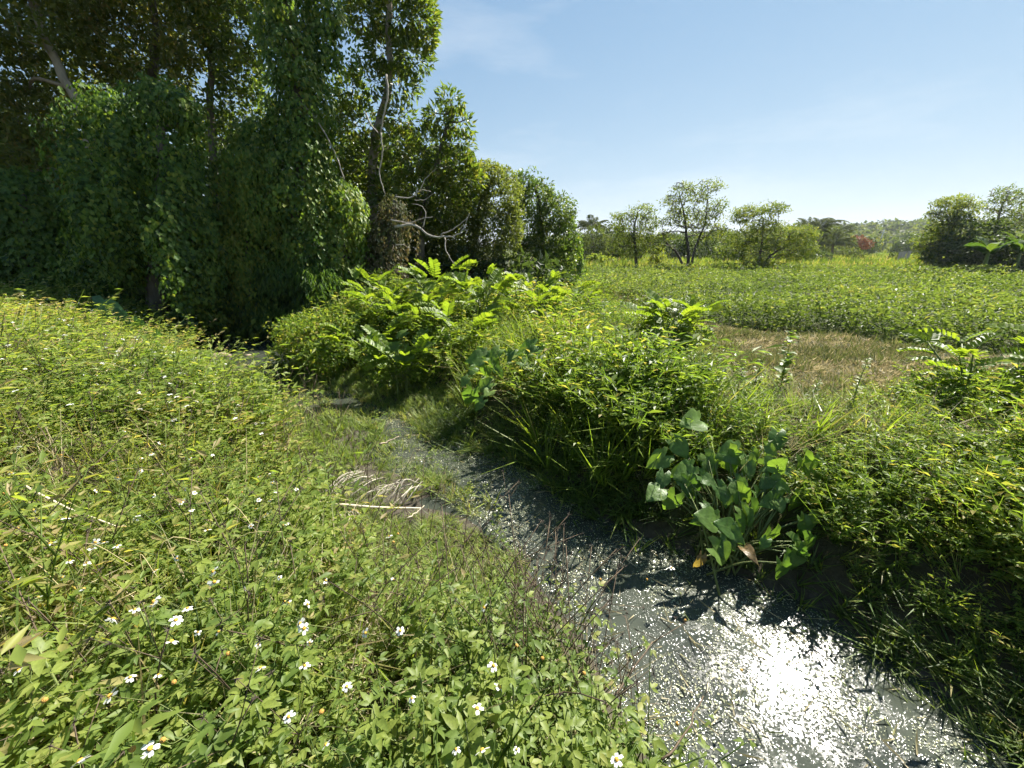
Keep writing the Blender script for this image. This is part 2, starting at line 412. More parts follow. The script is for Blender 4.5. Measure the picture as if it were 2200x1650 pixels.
ctl += [(-1, 2.4, .05), (-.55, 2.0, .06), (-1.45, 3.0, .05), (-1.9, 3.8, .04), (-2.5, 4.3, .05), (-3.1, 4.7, .06), (-.35, 1.75, .08), (-.15, 1.35, .18),
        (-1.2, 5.0, .10), (-2.2, 5.7, .10), (-3.1, 6.2, .12), (-.7, 2.9, .03),
        (-.3, .8, .40), (.15, .6, .40), (.42, .75, .22), (-.9, 1.1, .46), (-.6, .4, .5), (-1.3, .6, .6), (-1.7, 1.0, .66), (-1.55, 2.1, .22), (-2.0, 1.6, .5),
        (-2.8, 1.9, .72), (-2.3, 3.0, .26), (-3.3, 3.0, .66), (-3.4, 4.2, .30), (-4.3, 4.9, .30), (-4.4, 3.9, .66), (-5.5, 5.0, .6), (-6.8, 5.4, .78), (-7.8, 7, .75),
        (-6.2, 6.6, .28), (-7.1, 7.7, .3), (-9.5, 6, .95), (0, 0, .45), (0, -2, .5), (-5, 0, .85), (-10, 0, 1.1), (.7, .1, .2), (.4, -1, .45),
        (.95, 3.1, .34), (.4, 3.9, .28), (1.65, 2.5, .38), (2.4, 2.0, .42), (3, 1.4, .45), (-.25, 4.3, .27), (-1.0, 5.7, .32), (-2.0, 6.5, .36), (-3.3, 7.3, .36), (-4.3, 8.2, .36),
        (2, 4, .46), (4, 4, .5), (5, 6, .5), (0, 6, .48), (0, 9, .5), (-3, 10, .5), (5, 10, .5), (10, 8, .5), (5, 0, .5), (10, 0, .5), (4, -3, .5),
        (-7, 11.2, .35), (-10, 9, .6), (-4, 13, .5), (-14, 12, .7), (0, 16, .5), (12, 16, .5), (-12, 20, .5), (-16, 4, 1.1), (16, 4, .5), (2, 22, .5), (-2.2, -2, .6)]
ctl = np.array(ctl)
def _tps(r): return np.where(r > 0, r * r * np.log(np.maximum(r, 1e-9)), 0)
_n = len(ctl)
_K = _tps(np.hypot(ctl[:, None, 0] - ctl[None, :, 0], ctl[:, None, 1] - ctl[None, :, 1])) + np.eye(_n) * 0.002
_P = np.c_[np.ones(_n), ctl[:, :2]]
_A = np.block([[_K, _P], [_P.T, np.zeros((3, 3))]])
_w = np.linalg.solve(_A, np.r_[ctl[:, 2], 0, 0, 0])
def ground_z(x, y):
    x = np.asarray(x, float); y = np.asarray(y, float); sh = x.shape
    X, Y = x.ravel(), y.ravel(); z = np.empty(len(X))
    for i in range(0, len(X), 20000):
        a, b = X[i:i + 20000], Y[i:i + 20000]
        K = _tps(np.hypot(a[:, None] - ctl[None, :, 0], b[:, None] - ctl[None, :, 1]))
        z[i:i + 20000] = K @ _w[:_n] + _w[_n] + _w[_n + 1] * a + _w[_n + 2] * b
    z = np.clip(z, -.25, 1.25)
    k = sstep(11, 20, np.hypot(X, Y - 4))
    z = z * (1 - k) + .5 * k
    p = np.c_[X, Y]
    z = z + (fbm(p, 2.2, 5, 3) - .5) * .05 * sstep(.0, .25, z) + (fbm(p, .12, 9, 2) - .5) * .5 * sstep(25, 80, np.hypot(X, Y))
    return z.reshape(sh)
def gz(x, y): return float(ground_z(np.array([x]), np.array([y]))[0])

MOWN = Gp([(1380, 668), (1450, 676), (1530, 700), (1650, 716), (1780, 724), (1900, 742), (2020, 765), (2300, 775), (2600, 900), (2100, 960), (1960, 900), (1800, 870), (1640, 810), (1480, 760)], .5)
PATHW = Gp([(1290, 628), (1500, 640), (1480, 652), (1300, 645)], .5)
FIELD = np.array([G(1238, 605, .5)[:2], G(1290, 645, .5)[:2], G(1440, 686, .5)[:2], G(1530, 700, .5)[:2], G(1650, 712, .5)[:2], G(1780, 720, .5)[:2], G(1900, 738, .5)[:2],
                  G(2020, 760, .5)[:2], G(2300, 770, .5)[:2], (60, 8), (75, 31), (40, 31), (20, 30.5), (8, 30), (5.5, 27)])

xs = np.unique(np.round(np.concatenate([np.linspace(-9, 7, 140), 7 + (np.linspace(0, 1, 60)[1:] ** 2.6) * 1500, -9 - (np.linspace(0, 1, 60)[1:] ** 2.6) * 1500]), 4))
ys = np.unique(np.round(np.concatenate([np.linspace(-2, 13, 130), 13 + (np.linspace(0, 1, 70)[1:] ** 2.6) * 1600, -2 - (np.linspace(0, 1, 20)[1:] ** 2.6) * 300]), 4))
GX, GY = np.meshgrid(xs, ys, indexing='ij')
GZ = ground_z(GX, GY)
nx, ny = GX.shape
gv = np.stack([GX, GY, GZ], -1).reshape(-1, 3)
idx = np.arange(nx * ny).reshape(nx, ny)
q = np.stack([idx[:-1, :-1], idx[1:, :-1], idx[1:, 1:], idx[:-1, 1:]], -1).reshape(-1, 4)
gf = np.concatenate([q[:, [0, 1, 2]], q[:, [0, 2, 3]]])
gacc = Acc(); gacc.add(gv, gf, 0.5)

# soil colour of each zone (mud by the creek, silt bar, straw litter, humus under the weeds, dry far grass)
X, Y, Z = gv[:, 0], gv[:, 1], gv[:, 2]
col = np.tile(np.array([.06, .05, .028]), (len(gv), 1))
def blend(c, k):
    global col
    col = col * (1 - k[:, None]) + np.array(c) * k[:, None]
nz = fbm(gv[:, :2], 1.3, 3)
blend((.055, .06, .022), sstep(.3, .6, nz))
blend((.06, .052, .04), sstep(.09, .02, Z))
blend((.22, .135, .07), sstep(.55, .1, polydist(X, Y, np.array([G(440, 768)[:2], G(560, 756)[:2]]), False)) * sstep(10, 8.5, Y))
md = np.where(inpoly(X, Y, MOWN), 1, -1) * polydist(X, Y, MOWN)
blend((.33, .28, .175), sstep(-.25, .25, md + (nz - .5) * .6))
blend((.36, .21, .13), sstep(.0, .3, md) * .45 * sstep(.58, .7, fbm(gv[:, :2] * [1, 2.5], .8, 21)))
blend((.24, .19, .1), sstep(-.3, .3, np.where(inpoly(X, Y, PATHW), 1, -1) * polydist(X, Y, PATHW)))
blend((.05, .06, .02), inpoly(X, Y, FIELD) * 1.0)
blend((.17, .15, .06), sstep(29, 33, Y) * sstep(2, 6, X))
blend((.12, .13, .05), sstep(70, 110, Y))
m, n, l, out = nodes_of("soil")
at = n.new("ShaderNodeAttribute"); at.attribute_name = "soil"
tc = n.new("ShaderNodeTexCoord")
no = n.new("ShaderNodeTexNoise"); no.inputs["Scale"].default_value = 14; no.inputs["Detail"].default_value = 8; no.inputs["Roughness"].default_value = .7
no2 = n.new("ShaderNodeTexNoise"); no2.inputs["Scale"].default_value = 1.1; no2.inputs["Detail"].default_value = 5
l.new(tc.outputs["Object"], no.inputs["Vector"]); l.new(tc.outputs["Object"], no2.inputs["Vector"])
mr = n.new("ShaderNodeMapRange"); mr.inputs["From Min"].default_value = .3; mr.inputs["From Max"].default_value = .7; mr.inputs["To Min"].default_value = .55; mr.inputs["To Max"].default_value = 1.45
mr2 = n.new("ShaderNodeMapRange"); mr2.inputs["From Min"].default_value = .3; mr2.inputs["From Max"].default_value = .7; mr2.inputs["To Min"].default_value = .75; mr2.inputs["To Max"].default_value = 1.25
l.new(no.outputs["Fac"], mr.inputs["Value"]); l.new(no2.outputs["Fac"], mr2.inputs["Value"])
mm = n.new("ShaderNodeMath"); mm.operation = 'MULTIPLY'; l.new(mr.outputs["Result"], mm.inputs[0]); l.new(mr2.outputs["Result"], mm.inputs[1])
mul = n.new("ShaderNodeVectorMath"); mul.operation = 'SCALE'; l.new(at.outputs["Vector"], mul.inputs[0]); l.new(mm.outputs["Value"], mul.inputs["Scale"])
p = n.new("ShaderNodeBsdfPrincipled"); p.inputs["Roughness"].default_value = .95; p.inputs["Specular IOR Level"].default_value = .08
l.new(mul.outputs["Vector"], p.inputs["Base Color"])
bp = n.new("ShaderNodeBump"); bp.inputs["Strength"].default_value = .7; bp.inputs["Distance"].default_value = .04
l.new(no.outputs["Fac"], bp.inputs["Height"]); l.new(bp.outputs["Normal"], p.inputs["Normal"]); l.new(p.outputs["BSDF"], out.inputs["Surface"])
gme = gacc.mesh("ground", m)
ca = gme.attributes.new("soil", 'FLOAT_VECTOR', 'POINT'); ca.data.foreach_set("vector", col.astype(np.float32).ravel())
ground = tag(obj("ground", gme), "muddy creek banks and level field soil under the plants", None, None, "structure")

# ------------------------------------------------------------------ water
m, n, l, out = nodes_of("creek_water")
tc = n.new("ShaderNodeTexCoord")
p = n.new("ShaderNodeBsdfPrincipled")
p.inputs["IOR"].default_value = 1.333; p.inputs["Roughness"].default_value = .03
n1 = n.new("ShaderNodeTexNoise"); n1.inputs["Scale"].default_value = 52; n1.inputs["Detail"].default_value = 3; n1.inputs["Roughness"].default_value = .55
n2 = n.new("ShaderNodeTexNoise"); n2.inputs["Scale"].default_value = 5; n2.inputs["Detail"].default_value = 2
n3 = n.new("ShaderNodeTexNoise"); n3.inputs["Scale"].default_value = 2.6; n3.inputs["Detail"].default_value = 5
for k in (n1, n2, n3): l.new(tc.outputs["Object"], k.inputs["Vector"])
r = ramp(n, [(.35, (.028, .033, .026)), (.65, (.055, .062, .046))]); l.new(n3.outputs["Fac"], r.inputs["Fac"]); l.new(r.outputs["Color"], p.inputs["Base Color"])
b2 = n.new("ShaderNodeBump"); b2.inputs["Strength"].default_value = .03; b2.inputs["Distance"].default_value = .03
b1 = n.new("ShaderNodeBump"); b1.inputs["Strength"].default_value = .05; b1.inputs["Distance"].default_value = .008
l.new(n2.outputs["Fac"], b2.inputs["Height"]); l.new(n1.outputs["Fac"], b1.inputs["Height"]); l.new(b2.outputs["Normal"], b1.inputs["Normal"])
# film of small bubbles and scum domes, in drifts
vo = n.new("ShaderNodeTexVoronoi"); vo.inputs["Scale"].default_value = 85; vo.inputs["Randomness"].default_value = 1.0; l.new(tc.outputs["Object"], vo.inputs["Vector"])
dome = n.new("ShaderNodeMapRange"); dome.inputs["From Min"].default_value = .55; dome.inputs["From Max"].default_value = .1; l.new(vo.outputs["Distance"], dome.inputs["Value"])
n4 = n.new("ShaderNodeTexNoise"); n4.inputs["Scale"].default_value = 7; n4.inputs["Detail"].default_value = 5; n4.inputs["Roughness"].default_value = .65; l.new(tc.outputs["Object"], n4.inputs["Vector"])
dr = n.new("ShaderNodeMapRange"); dr.inputs["From Min"].default_value = .42; dr.inputs["From Max"].default_value = .58; dr.inputs["To Min"].default_value = .08; l.new(n4.outputs["Fac"], dr.inputs["Value"])
hm = n.new("ShaderNodeMath"); hm.operation = 'MULTIPLY'; l.new(dome.outputs["Result"], hm.inputs[0]); l.new(dr.outputs["Result"], hm.inputs[1])
b3 = n.new("ShaderNodeBump"); b3.inputs["Strength"].default_value = .8; b3.inputs["Distance"].default_value = .0035; l.new(hm.outputs["Value"], b3.inputs["Height"]); l.new(b1.outputs["Normal"], b3.inputs["Normal"])
rf = n.new("ShaderNodeMapRange"); rf.inputs["To Min"].default_value = .035; rf.inputs["To Max"].default_value = .19; rf.inputs["From Min"].default_value = .08
l.new(dr.outputs["Result"], rf.inputs["Value"]); l.new(rf.outputs["Result"], p.inputs["Roughness"])
l.new(b3.outputs["Normal"], p.inputs["Normal"]); l.new(p.outputs["BSDF"], out.inputs["Surface"])
wacc = Acc()
wx, wy = np.meshgrid(np.linspace(-10, 5, 31), np.linspace(-3, 13, 33), indexing='ij')
ix = np.arange(wx.size).reshape(wx.shape)
q = np.stack([ix[:-1, :-1], ix[1:, :-1], ix[1:, 1:], ix[:-1, 1:]], -1).reshape(-1, 4)
wacc.add(np.stack([wx, wy, 0 * wx], -1), np.concatenate([q[:, [0, 1, 2]], q[:, [0, 2, 3]]]), .5)
tag(obj("water", wacc.mesh("water", m)), "still grey-green creek water glinting in the sun", None, None, "structure")

# ------------------------------------------------------------------ trees
def blob(px, py, Y, rx, ry, rd=None):
    """an ellipsoid of foliage: centre, radii (metres)"""
    c = Wd(px, py, Y); k = mpp(px, py, Y)
    return (*c, rx * k, (rd if rd else (rx + ry) / 2) * k, ry * k)
def hang(acc, blobs, n_, L, tint):
    """strings of small leaves hanging free of the drape"""
    B = np.array(blobs)
    for k in range(n_):
        b = B[rng.integers(len(B))]; u = rdir(1)[0]; u[2] = abs(u[2]) * .3 - .4; p0 = b[:3] + u * b[3:6]; ln = rng.uniform(.3, 1.2)
        m_ = int(ln / L * 2.2); t_ = np.linspace(0, 1, m_)
        pos = p0 + np.c_[.12 * np.sin(3 * t_ + k), .12 * np.cos(2 * t_ + k), -ln * t_] + rng.normal(0, .03, (m_, 3))
        leaves(acc, TL2, pos, nrm(np.array([0, -.3, -1.0]) + .6 * rdir(m_)), nrm(np.array([0, -1.0, .3]) + .6 * rdir(m_)), L * rng.uniform(.7, 1.2, m_), L * .7, np.clip(tint + .2 * rng.normal(size=m_), 0, .97))
def foliage(acc, blobs, L, Wf=.48, lai=2.0, mode='tree', tpl=TL2, gap=.42, gscale=2.2, seed=0, tint=(.5, .22), fill=.25, zstretch=1.0, ragged=.25):
    B = np.array(blobs)
    for bi, b in enumerate(B):
        c, r = b[:3], b[3:6]
        area = 4 * np.pi * ((r[0] * r[1]) ** 1.6 / 3 + (r[0] * r[2]) ** 1.6 / 3 + (r[1] * r[2]) ** 1.6 / 3) ** (1 / 1.6)
        N = int(lai * area / (L * L * Wf * .5))
        N = min(N, 30000)
        u = rdir(N)
        ff = rng.random(N)
        f = np.where(ff < fill, rng.uniform(.45, .85, N), 1 - np.abs(rng.normal(0, .13, N)))
        f = f * (1 + ragged * (fbm(u * 2.2 + c, 1.3, seed + bi, 3) - .5) * 2)
        pos = c + u * r * f[:, None]
        g = fbm(pos * np.array([1, 1, 1 / zstretch]), gscale, seed + 50, 2)
        keep = (g > gap + .06 * rng.normal(size=N)) | (f < .8)
        for bj, o in enumerate(B):
            if bj != bi:
                dd = np.linalg.norm((pos - o[:3]) / o[3:6], axis=1)
                keep &= (dd > .62) | (rng.random(N) < .12)
        pos, u, f = pos[keep], u[keep], f[keep]; g = g[keep]; N = len(pos)
        if N == 0: continue
        nout = nrm(u / r)
        if mode == 'drape':
            nn = nrm(nout + [0, 0, .45] + .45 * rdir(N)); d = nrm(np.array([0, 0, -1.0]) + .35 * nout + .55 * rdir(N))
        elif mode == 'whorl':
            nn = nrm(np.array([0, 0, .6]) + .3 * nout + .6 * rdir(N)); d = nrm(nout + .8 * rdir(N) + [0, 0, .15])
        else:
            nn = nrm(np.array([0, 0, .5]) + .35 * nout + .75 * rdir(N)); d = nrm(.5 * nout + rdir(N) + [0, 0, -.25])
        t = np.clip(tint[0] + tint[1] * rng.normal(size=N) + (g - .5) * .7, 0, .98)
        sz = L * rng.uniform(.65, 1.3, N)
        leaves(acc, tpl, pos, d, nn, sz, sz * Wf * rng.uniform(.8, 1.2, N), t)
def branches(acc, trunk, r0, blobs, npts=40, sides=5, r1=None, tipr=.012, seed=0, spread=.75, sag=0.0, rmul=1.0):
    """trunk polyline plus limbs that grow to points spread through the foliage"""
    trunk = smooth_path(trunk, 4, r0 * .12)
    rr = np.linspace(r0, r1 if r1 else r0 * .35, len(trunk)); rr[0] *= 1.35
    tube(acc, trunk, rr, max(sides, 7), .5)
    rm_ = rmul
    nodes = [tuple(p) for p in trunk[len(trunk) // 4:]]; nr = list(rr[len(trunk) // 4:])
    B = np.array(blobs); tips = []
    if not len(B): return np.zeros((0, 3))
    vol = B[:, 3] * B[:, 4] * B[:, 5]; pick = rng.choice(len(B), npts, p=vol ** .8 / (vol ** .8).sum())
    pts = B[pick, :3] + rdir(npts) * B[pick, 3:6] * (rng.random((npts, 1)) ** .5) * spread
    base = trunk[len(trunk) // 3]
    order = np.argsort(np.linalg.norm(pts - base, axis=1))
    for k in order:
        P = pts[k]; A = np.array(nodes)
        dv = P - A; dist = np.linalg.norm(dv, axis=1) + np.maximum(0, A[:, 2] - P[2]) * 1.4
        j = int(np.argmin(dist)); a = A[j]; ln = np.linalg.norm(P - a)
        if ln < .08: continue
        mid = (a + P) / 2 + rng.normal(scale=.09 * ln, size=3) + [0, 0, .06 * ln]
        m2 = a * .72 + P * .28 + rng.normal(scale=.05 * ln, size=3)
        path = smooth_path([a, m2, mid, P], 3)
        ra = min(nr[j] * .7, (.012 + ln * .045) * rm_); rad = np.linspace(ra, max(tipr * .6, ra * .35), len(path))
        tube(acc, path, rad, sides if ra > .03 else 3, .5)
        for i in range(2, len(path), 2): nodes.append(tuple(path[i])); nr.append(rad[i])
        tips.append(P)
    return np.array(tips)
def bbase(pts): return pts[0] if isinstance(pts[0], tuple) else tuple(pts[0])
def make_tree(name, label, trunk, r0, blobs, leafmat, barkmat="bark", L=.13, nbr=40, group=None, cat="tree", extra=None, crown_name="crown", tipr=.012, seed=0, **kw):
    base = Vector(trunk[0]); base.z = gz(base.x, base.y) - .05
    t0 = [tuple(base)] + list(trunk[1:]) if abs(trunk[0][2] - base.z) < .6 else [tuple(base)] + list(trunk)
    root = thing(name, label, cat, base, group)
    ta = Acc(); branches(ta, np.array(t0) - np.array(base), r0, [tuple(np.array(b[:3]) - np.array(base)) + tuple(b[3:]) for b in blobs], nbr, tipr=tipr, seed=seed)
    obj("trunk", ta.mesh("trunk", MAT[barkmat]), root)
    ca_ = Acc(); foliage(ca_, [tuple(np.array(b[:3]) - np.array(base)) + tuple(b[3:]) for b in blobs], L, seed=seed, **kw)
    if kw.get('mode') == 'drape': hang(ca_, [tuple(np.array(b[:3]) - np.array(base)) + tuple(b[3:]) for b in blobs], 10 * len(blobs), L, .6)
    tag(obj(crown_name, ca_.mesh(crown_name, MAT[leafmat], False), root), kind="stuff")
    return root
def P3(lst, Y): return [Wd(a, b, Y) for a, b in lst]

TREES_L = "trees along the far bank"
VINES = "trees smothered in climbing vines"
# far left: bare leaning trunk under a sunlit olive crown
Yt = 9.6
make_tree("leaning_tree", "tree with bare pale trunk leaning left, under a sunlit olive crown", P3([(262, 640), (245, 520), (215, 380), (178, 245), (140, 170), (95, 80), (60, -20), (20, -120)], Yt), .13,
          [blob(40, 40, Yt, 130, 80), blob(-70, 130, Yt, 130, 100), blob(20, 240, Yt + .5, 110, 80), blob(-60, 330, Yt, 150, 90), blob(120, 20, Yt + .6, 90, 60), blob(-100, -60, Yt, 170, 110), blob(90, -90, Yt, 140, 80), blob(40, 380, Yt + .6, 110, 90)],
          "olive_leaf", "pale_bark", L=.12, nbr=90, group=TREES_L, lai=1.25, gap=.46, seed=1, tint=(.55, .22), tpl=TL2)
make_tree("forest_tree", "dense brownish-leaved tree behind the vine-covered column, crown cut off by the top edge", P3([(340, 640), (345, 400), (330, 200), (335, 60), (320, -60)], 11.5), .16,
          [blob(250, 40, 11.5, 120, 110), blob(360, 30, 11.5, 120, 110), blob(190, 150, 11.8, 100, 80), blob(310, 130, 11.5, 110, 80), blob(290, -110, 11.5, 210, 110), blob(170, 280, 12, 120, 90), blob(150, 380, 12.2, 80, 70)],
          "olive_leaf", "bark", L=.13, nbr=90, group=TREES_L, lai=1.25, gap=.46, seed=2, tint=(.55, .3))
make_tree("forest_tree", "olive tree with sky gaps left of the tall ivy-clad trunk", P3([(470, 640), (462, 400), (452, 200), (460, 80), (470, -60)], 11.8), .13,
          [blob(500, 60, 11.8, 80, 70), blob(545, 10, 11.8, 80, 70), blob(520, 150, 11.8, 60, 60), blob(470, -60, 11.8, 120, 70), blob(430, 30, 11.8, 60, 50), blob(530, 250, 12, 80, 70), blob(450, 280, 12.6, 60, 40)],
          "tree_leaf", "bark", L=.13, nbr=70, group=TREES_L, lai=1.2, gap=.47, seed=3, tint=(.55, .25))
# vine-covered columns
make_tree("vine_covered_tree", "broad column of dark green vine over a dead tree, rounded top", P3([(330, 690), (340, 450), (345, 240)], 8.6), .2,
          [blob(345, 225, 8.6, 75, 50), blob(250, 250, 8.7, 70, 55), blob(395, 235, 8.4, 35, 40), blob(215, 370, 8.7, 55, 120), blob(285, 320, 8.6, 62, 60), blob(410, 420, 8.5, 42, 120), blob(250, 480, 8.2, 62, 130), blob(300, 440, 8.1, 26, 90), blob(400, 540, 8.0, 50, 120),
           blob(325, 500, 9.3, 40, 120), blob(235, 590, 8.6, 60, 90), blob(265, 660, 8.4, 60, 50), blob(420, 670, 8.5, 40, 50), blob(440, 600, 8.7, 45, 100)],
          "vine_leaf", "bark", L=.085, nbr=30, group=VINES, cat="tree", crown_name="vine_foliage", mode='drape', Wf=.8, lai=1.5, gap=.40, gscale=2.6, zstretch=2.5, seed=4, tint=(.45, .28), ragged=.5)
make_tree("vine_covered_tree", "low dark vine-smothered thicket at the far left edge", P3([(60, 660), (60, 520), (50, 420)], 9.0), .15,
          [blob(60, 460, 9.0, 110, 90), blob(20, 560, 8.9, 130, 90), blob(120, 570, 8.8, 80, 90), blob(-100, 500, 9, 130, 140), blob(100, 650, 8.8, 120, 50), blob(-60, 640, 8.9, 120, 60)],
          "vine_leaf", "bark", L=.09, nbr=24, group=VINES, crown_name="vine_foliage", mode='drape', Wf=.8, lai=1.5, gap=.40, zstretch=2, seed=5, tint=(.35, .2), ragged=.3)
make_tree("vine_covered_tree", "tall trunk wrapped in ivy reaching out of the picture top", P3([(640, 690), (635, 450), (640, 260), (628, 120), (620, 0), (615, -90)], 10.2), .2,
          [blob(622, 20, 10.2, 50, 90), blob(630, 130, 10.2, 62, 90), blob(655, 210, 10.1, 62, 80), blob(640, 290, 10.1, 62, 80), blob(575, 330, 10.2, 70, 70), blob(650, 380, 10.0, 75, 90), blob(580, 420, 10.1, 60, 110), blob(660, 480, 10.0, 70, 110), blob(600, 560, 10.1, 60, 100), blob(690, 560, 9.9, 50, 110), blob(615, -80, 10.2, 70, 80), blob(700, 30, 10.4, 45, 45), blob(690, 100, 10.4, 40, 50)],
          "vine_leaf", "bark", L=.09, nbr=34, group=VINES, crown_name="vine_foliage", mode='drape', Wf=.75, lai=1.5, gap=.41, gscale=2.6, zstretch=2.5, seed=6, tint=(.55, .3), ragged=.5)
make_tree("vine_mound", "grey-green mound of vine between the two tall vine columns", P3([(530, 690), (535, 540), (535, 420)], 9.4), .1,
          [blob(530, 370, 9.4, 55, 50), blob(500, 430, 9.4, 45, 80), blob(560, 450, 9.3, 40, 80), blob(520, 540, 9.4, 55, 90), blob(560, 610, 9.4, 60, 60), blob(500, 640, 9.4, 60, 60), blob(570, 680, 9.4, 60, 40)],
          "vine_leaf", "bark", L=.09, nbr=18, group=VINES, cat="vine", crown_name="vine_foliage", mode='drape', Wf=.5, lai=1.4, gap=.42, zstretch=2.5, seed=7, tint=(.75, .25))
make_tree("vine_covered_stump", "yellow-green vine pillar catching sun left of the grey dead branches", P3([(742, 660), (742, 560), (745, 430)], 10.2), .14,
          [blob(735, 430, 10.2, 42, 45), blob(760, 480, 10.2, 38, 60), blob(735, 550, 10.1, 42, 90), blob(745, 620, 10.1, 40, 60)],
          "vine_leaf", "bark", L=.10, nbr=16, group=VINES, cat="tree", crown_name="vine_foliage", mode='drape', Wf=.75, lai=1.6, gap=.40, zstretch=2, seed=8, tint=(.75, .2))
t = make_tree("vine_covered_stump", "brown dry vine column carrying the long bare grey branches", P3([(835, 660), (838, 560), (845, 470), (850, 430)], 10.6), .15,
          [blob(835, 520, 10.6, 42, 50), blob(825, 590, 10.5, 45, 60), blob(850, 460, 10.7, 35, 40), blob(820, 640, 10.5, 50, 40)],
          "dry_vine_leaf", "bark", L=.09, nbr=14, group=VINES, cat="tree", crown_name="vine_foliage", mode='drape', Wf=.7, lai=1.4, gap=.42, zstretch=2, seed=9, tint=(.5, .3))
off = np.array(t.location)
for pts, r in [([(848, 492), (890, 482), (925, 500), (952, 508), (985, 500), (1003, 482)], .035), ([(952, 508), (975, 490), (1005, 472)], .02), ([(1000, 484), (1005, 452)], .012),
               ([(840, 470), (880, 478), (910, 470), (925, 465)], .018), ([(848, 420), (885, 424), (905, 408), (925, 412)], .02), ([(905, 408), (920, 385), (938, 360)], .013),
               ([(910, 485), (912, 460), (905, 440), (885, 432)], .014), ([(952, 508), (962, 545), (975, 568)], .02), ([(890, 424), (910, 428), (935, 415)], .012), ([(848, 530), (862, 527), (876, 532)], .014)]:
    a = Acc(); tube(a, smooth_path(np.array(P3(pts, 10.1)) + rng.normal(scale=.03, size=(len(pts), 3)) - off, 5, .006), np.linspace(r, r * .35, (len(pts) - 1) * 5 + 1), 6)
    obj("bare_branch", a.mesh("bare_branch", MAT["dead_wood"]), t)
# tall tree with glossy leaves and a visible trunk
Yt = 12
t = make_tree("tall_tree", "tall airy tree with visible twisting trunk and glossy sunlit leaves", P3([(800, 650), (800, 500), (798, 380), (808, 290), (832, 200), (838, 120), (835, 30), (850, -60)], Yt), .16,
          [blob(850, 20, Yt, 70, 50), blob(790, 30, Yt, 50, 45), blob(905, 40, Yt, 35, 45), blob(885, 130, Yt, 45, 38), blob(830, 110, Yt, 50, 40), blob(850, 180, Yt, 60, 34), blob(800, 170, Yt, 40, 40), blob(755, 200, Yt + .3, 40, 40), blob(770, 270, Yt + .2, 50, 55),
           blob(862, 250, Yt, 40, 30), blob(850, 310, Yt, 45, 32), blob(790, 350, Yt + .2, 45, 55), blob(720, 300, Yt + .3, 45, 50), blob(860, -70, Yt, 90, 60), blob(780, -60, Yt, 80, 60), blob(760, 420, Yt + .4, 50, 60), blob(910, 85, Yt, 25, 25), blob(825, 420, Yt - .3, 30, 40), blob(785, 500, Yt - .3, 36, 50), blob(815, 570, Yt - .2, 40, 50)],
          "tree_leaf", "pale_bark", L=.17, nbr=90, group=TREES_L, lai=1.2, gap=.45, mode='whorl', Wf=.36, seed=10, tint=(.62, .25), tpl=TL2)
off = np.array(t.location)
for pts, r in [([(640, 215), (672, 248), (700, 290), (722, 335), (740, 385)], .02), ([(785, 243), (797, 268), (812, 285)], .02), ([(830, 160), (833, 200), (826, 240), (818, 285)], .025), ([(818, 285), (822, 330), (815, 372), (828, 418)], .018)]:
    a = Acc(); tube(a, smooth_path(np.array(P3(pts, 9.8)) - off, 5, .006), np.linspace(r, r * .6, (len(pts) - 1) * 5 + 1), 6)
    obj("hanging_vine", a.mesh("hanging_vine", MAT["dead_wood"]), t)
Yt = 13
make_tree("glossy_leaf_tree", "tree with pointed leafy crown standing clear against the sky", P3([(900, 640), (905, 480), (930, 380), (955, 300), (970, 230)], Yt), .14,
          [blob(968, 215, Yt, 28, 28), blob(945, 255, Yt, 35, 35), blob(985, 262, Yt, 34, 30), blob(935, 310, Yt, 45, 40), blob(985, 310, Yt, 34, 28), blob(890, 350, Yt, 45, 40), blob(960, 355, Yt, 60, 36), blob(910, 410, Yt, 70, 45), blob(990, 385, Yt, 50, 40), blob(880, 470, Yt, 60, 50), blob(960, 440, Yt, 60, 45)],
          "tree_leaf", "bark", L=.18, nbr=60, group=TREES_L, lai=1.1, gap=.45, mode='whorl', Wf=.36, seed=11, tint=(.6, .25), tpl=TL2)
make_tree("bushy_tree", "rounded fine-leaved tree behind the dead grey branches", P3([(1010, 640), (1015, 540), (1030, 450), (1050, 400)], 14.0), .15,
          [blob(1045, 390, 14.0, 60, 40), blob(1075, 430, 13.8, 48, 55), blob(1010, 430, 14.0, 55, 55), blob(1060, 490, 13.8, 55, 50), blob(990, 500, 14.0, 50, 60), blob(1090, 480, 14.0, 36, 50), blob(1050, 560, 13.8, 50, 45), blob(985, 570, 14.0, 60, 50), blob(930, 530, 14.0, 60, 70), blob(940, 600, 13.8, 60, 40)],
          "olive_leaf", "bark", L=.11, nbr=70, group=TREES_L, lai=1.3, gap=.45, seed=12, tint=(.4, .2), ragged=.55)
make_tree("bushy_tree", "last dark tree of the row, at its right end with ragged thin edge", P3([(1165, 620), (1165, 540), (1160, 450), (1150, 400)], 16.0), .16,
          [blob(1125, 395, 16.0, 34, 30), blob(1150, 430, 16.0, 44, 44), blob(1190, 460, 16.0, 40, 45), blob(1130, 490, 16.0, 44, 55), blob(1185, 520, 16.0, 48, 50), blob(1215, 510, 16.4, 28, 55), blob(1140, 560, 16.0, 55, 50), blob(1195, 570, 16.0, 45, 45)],
          "tree_leaf", "dark_bark", L=.12, nbr=60, group=TREES_L, lai=1.25, gap=.46, seed=13, tint=(.35, .25), ragged=.6)
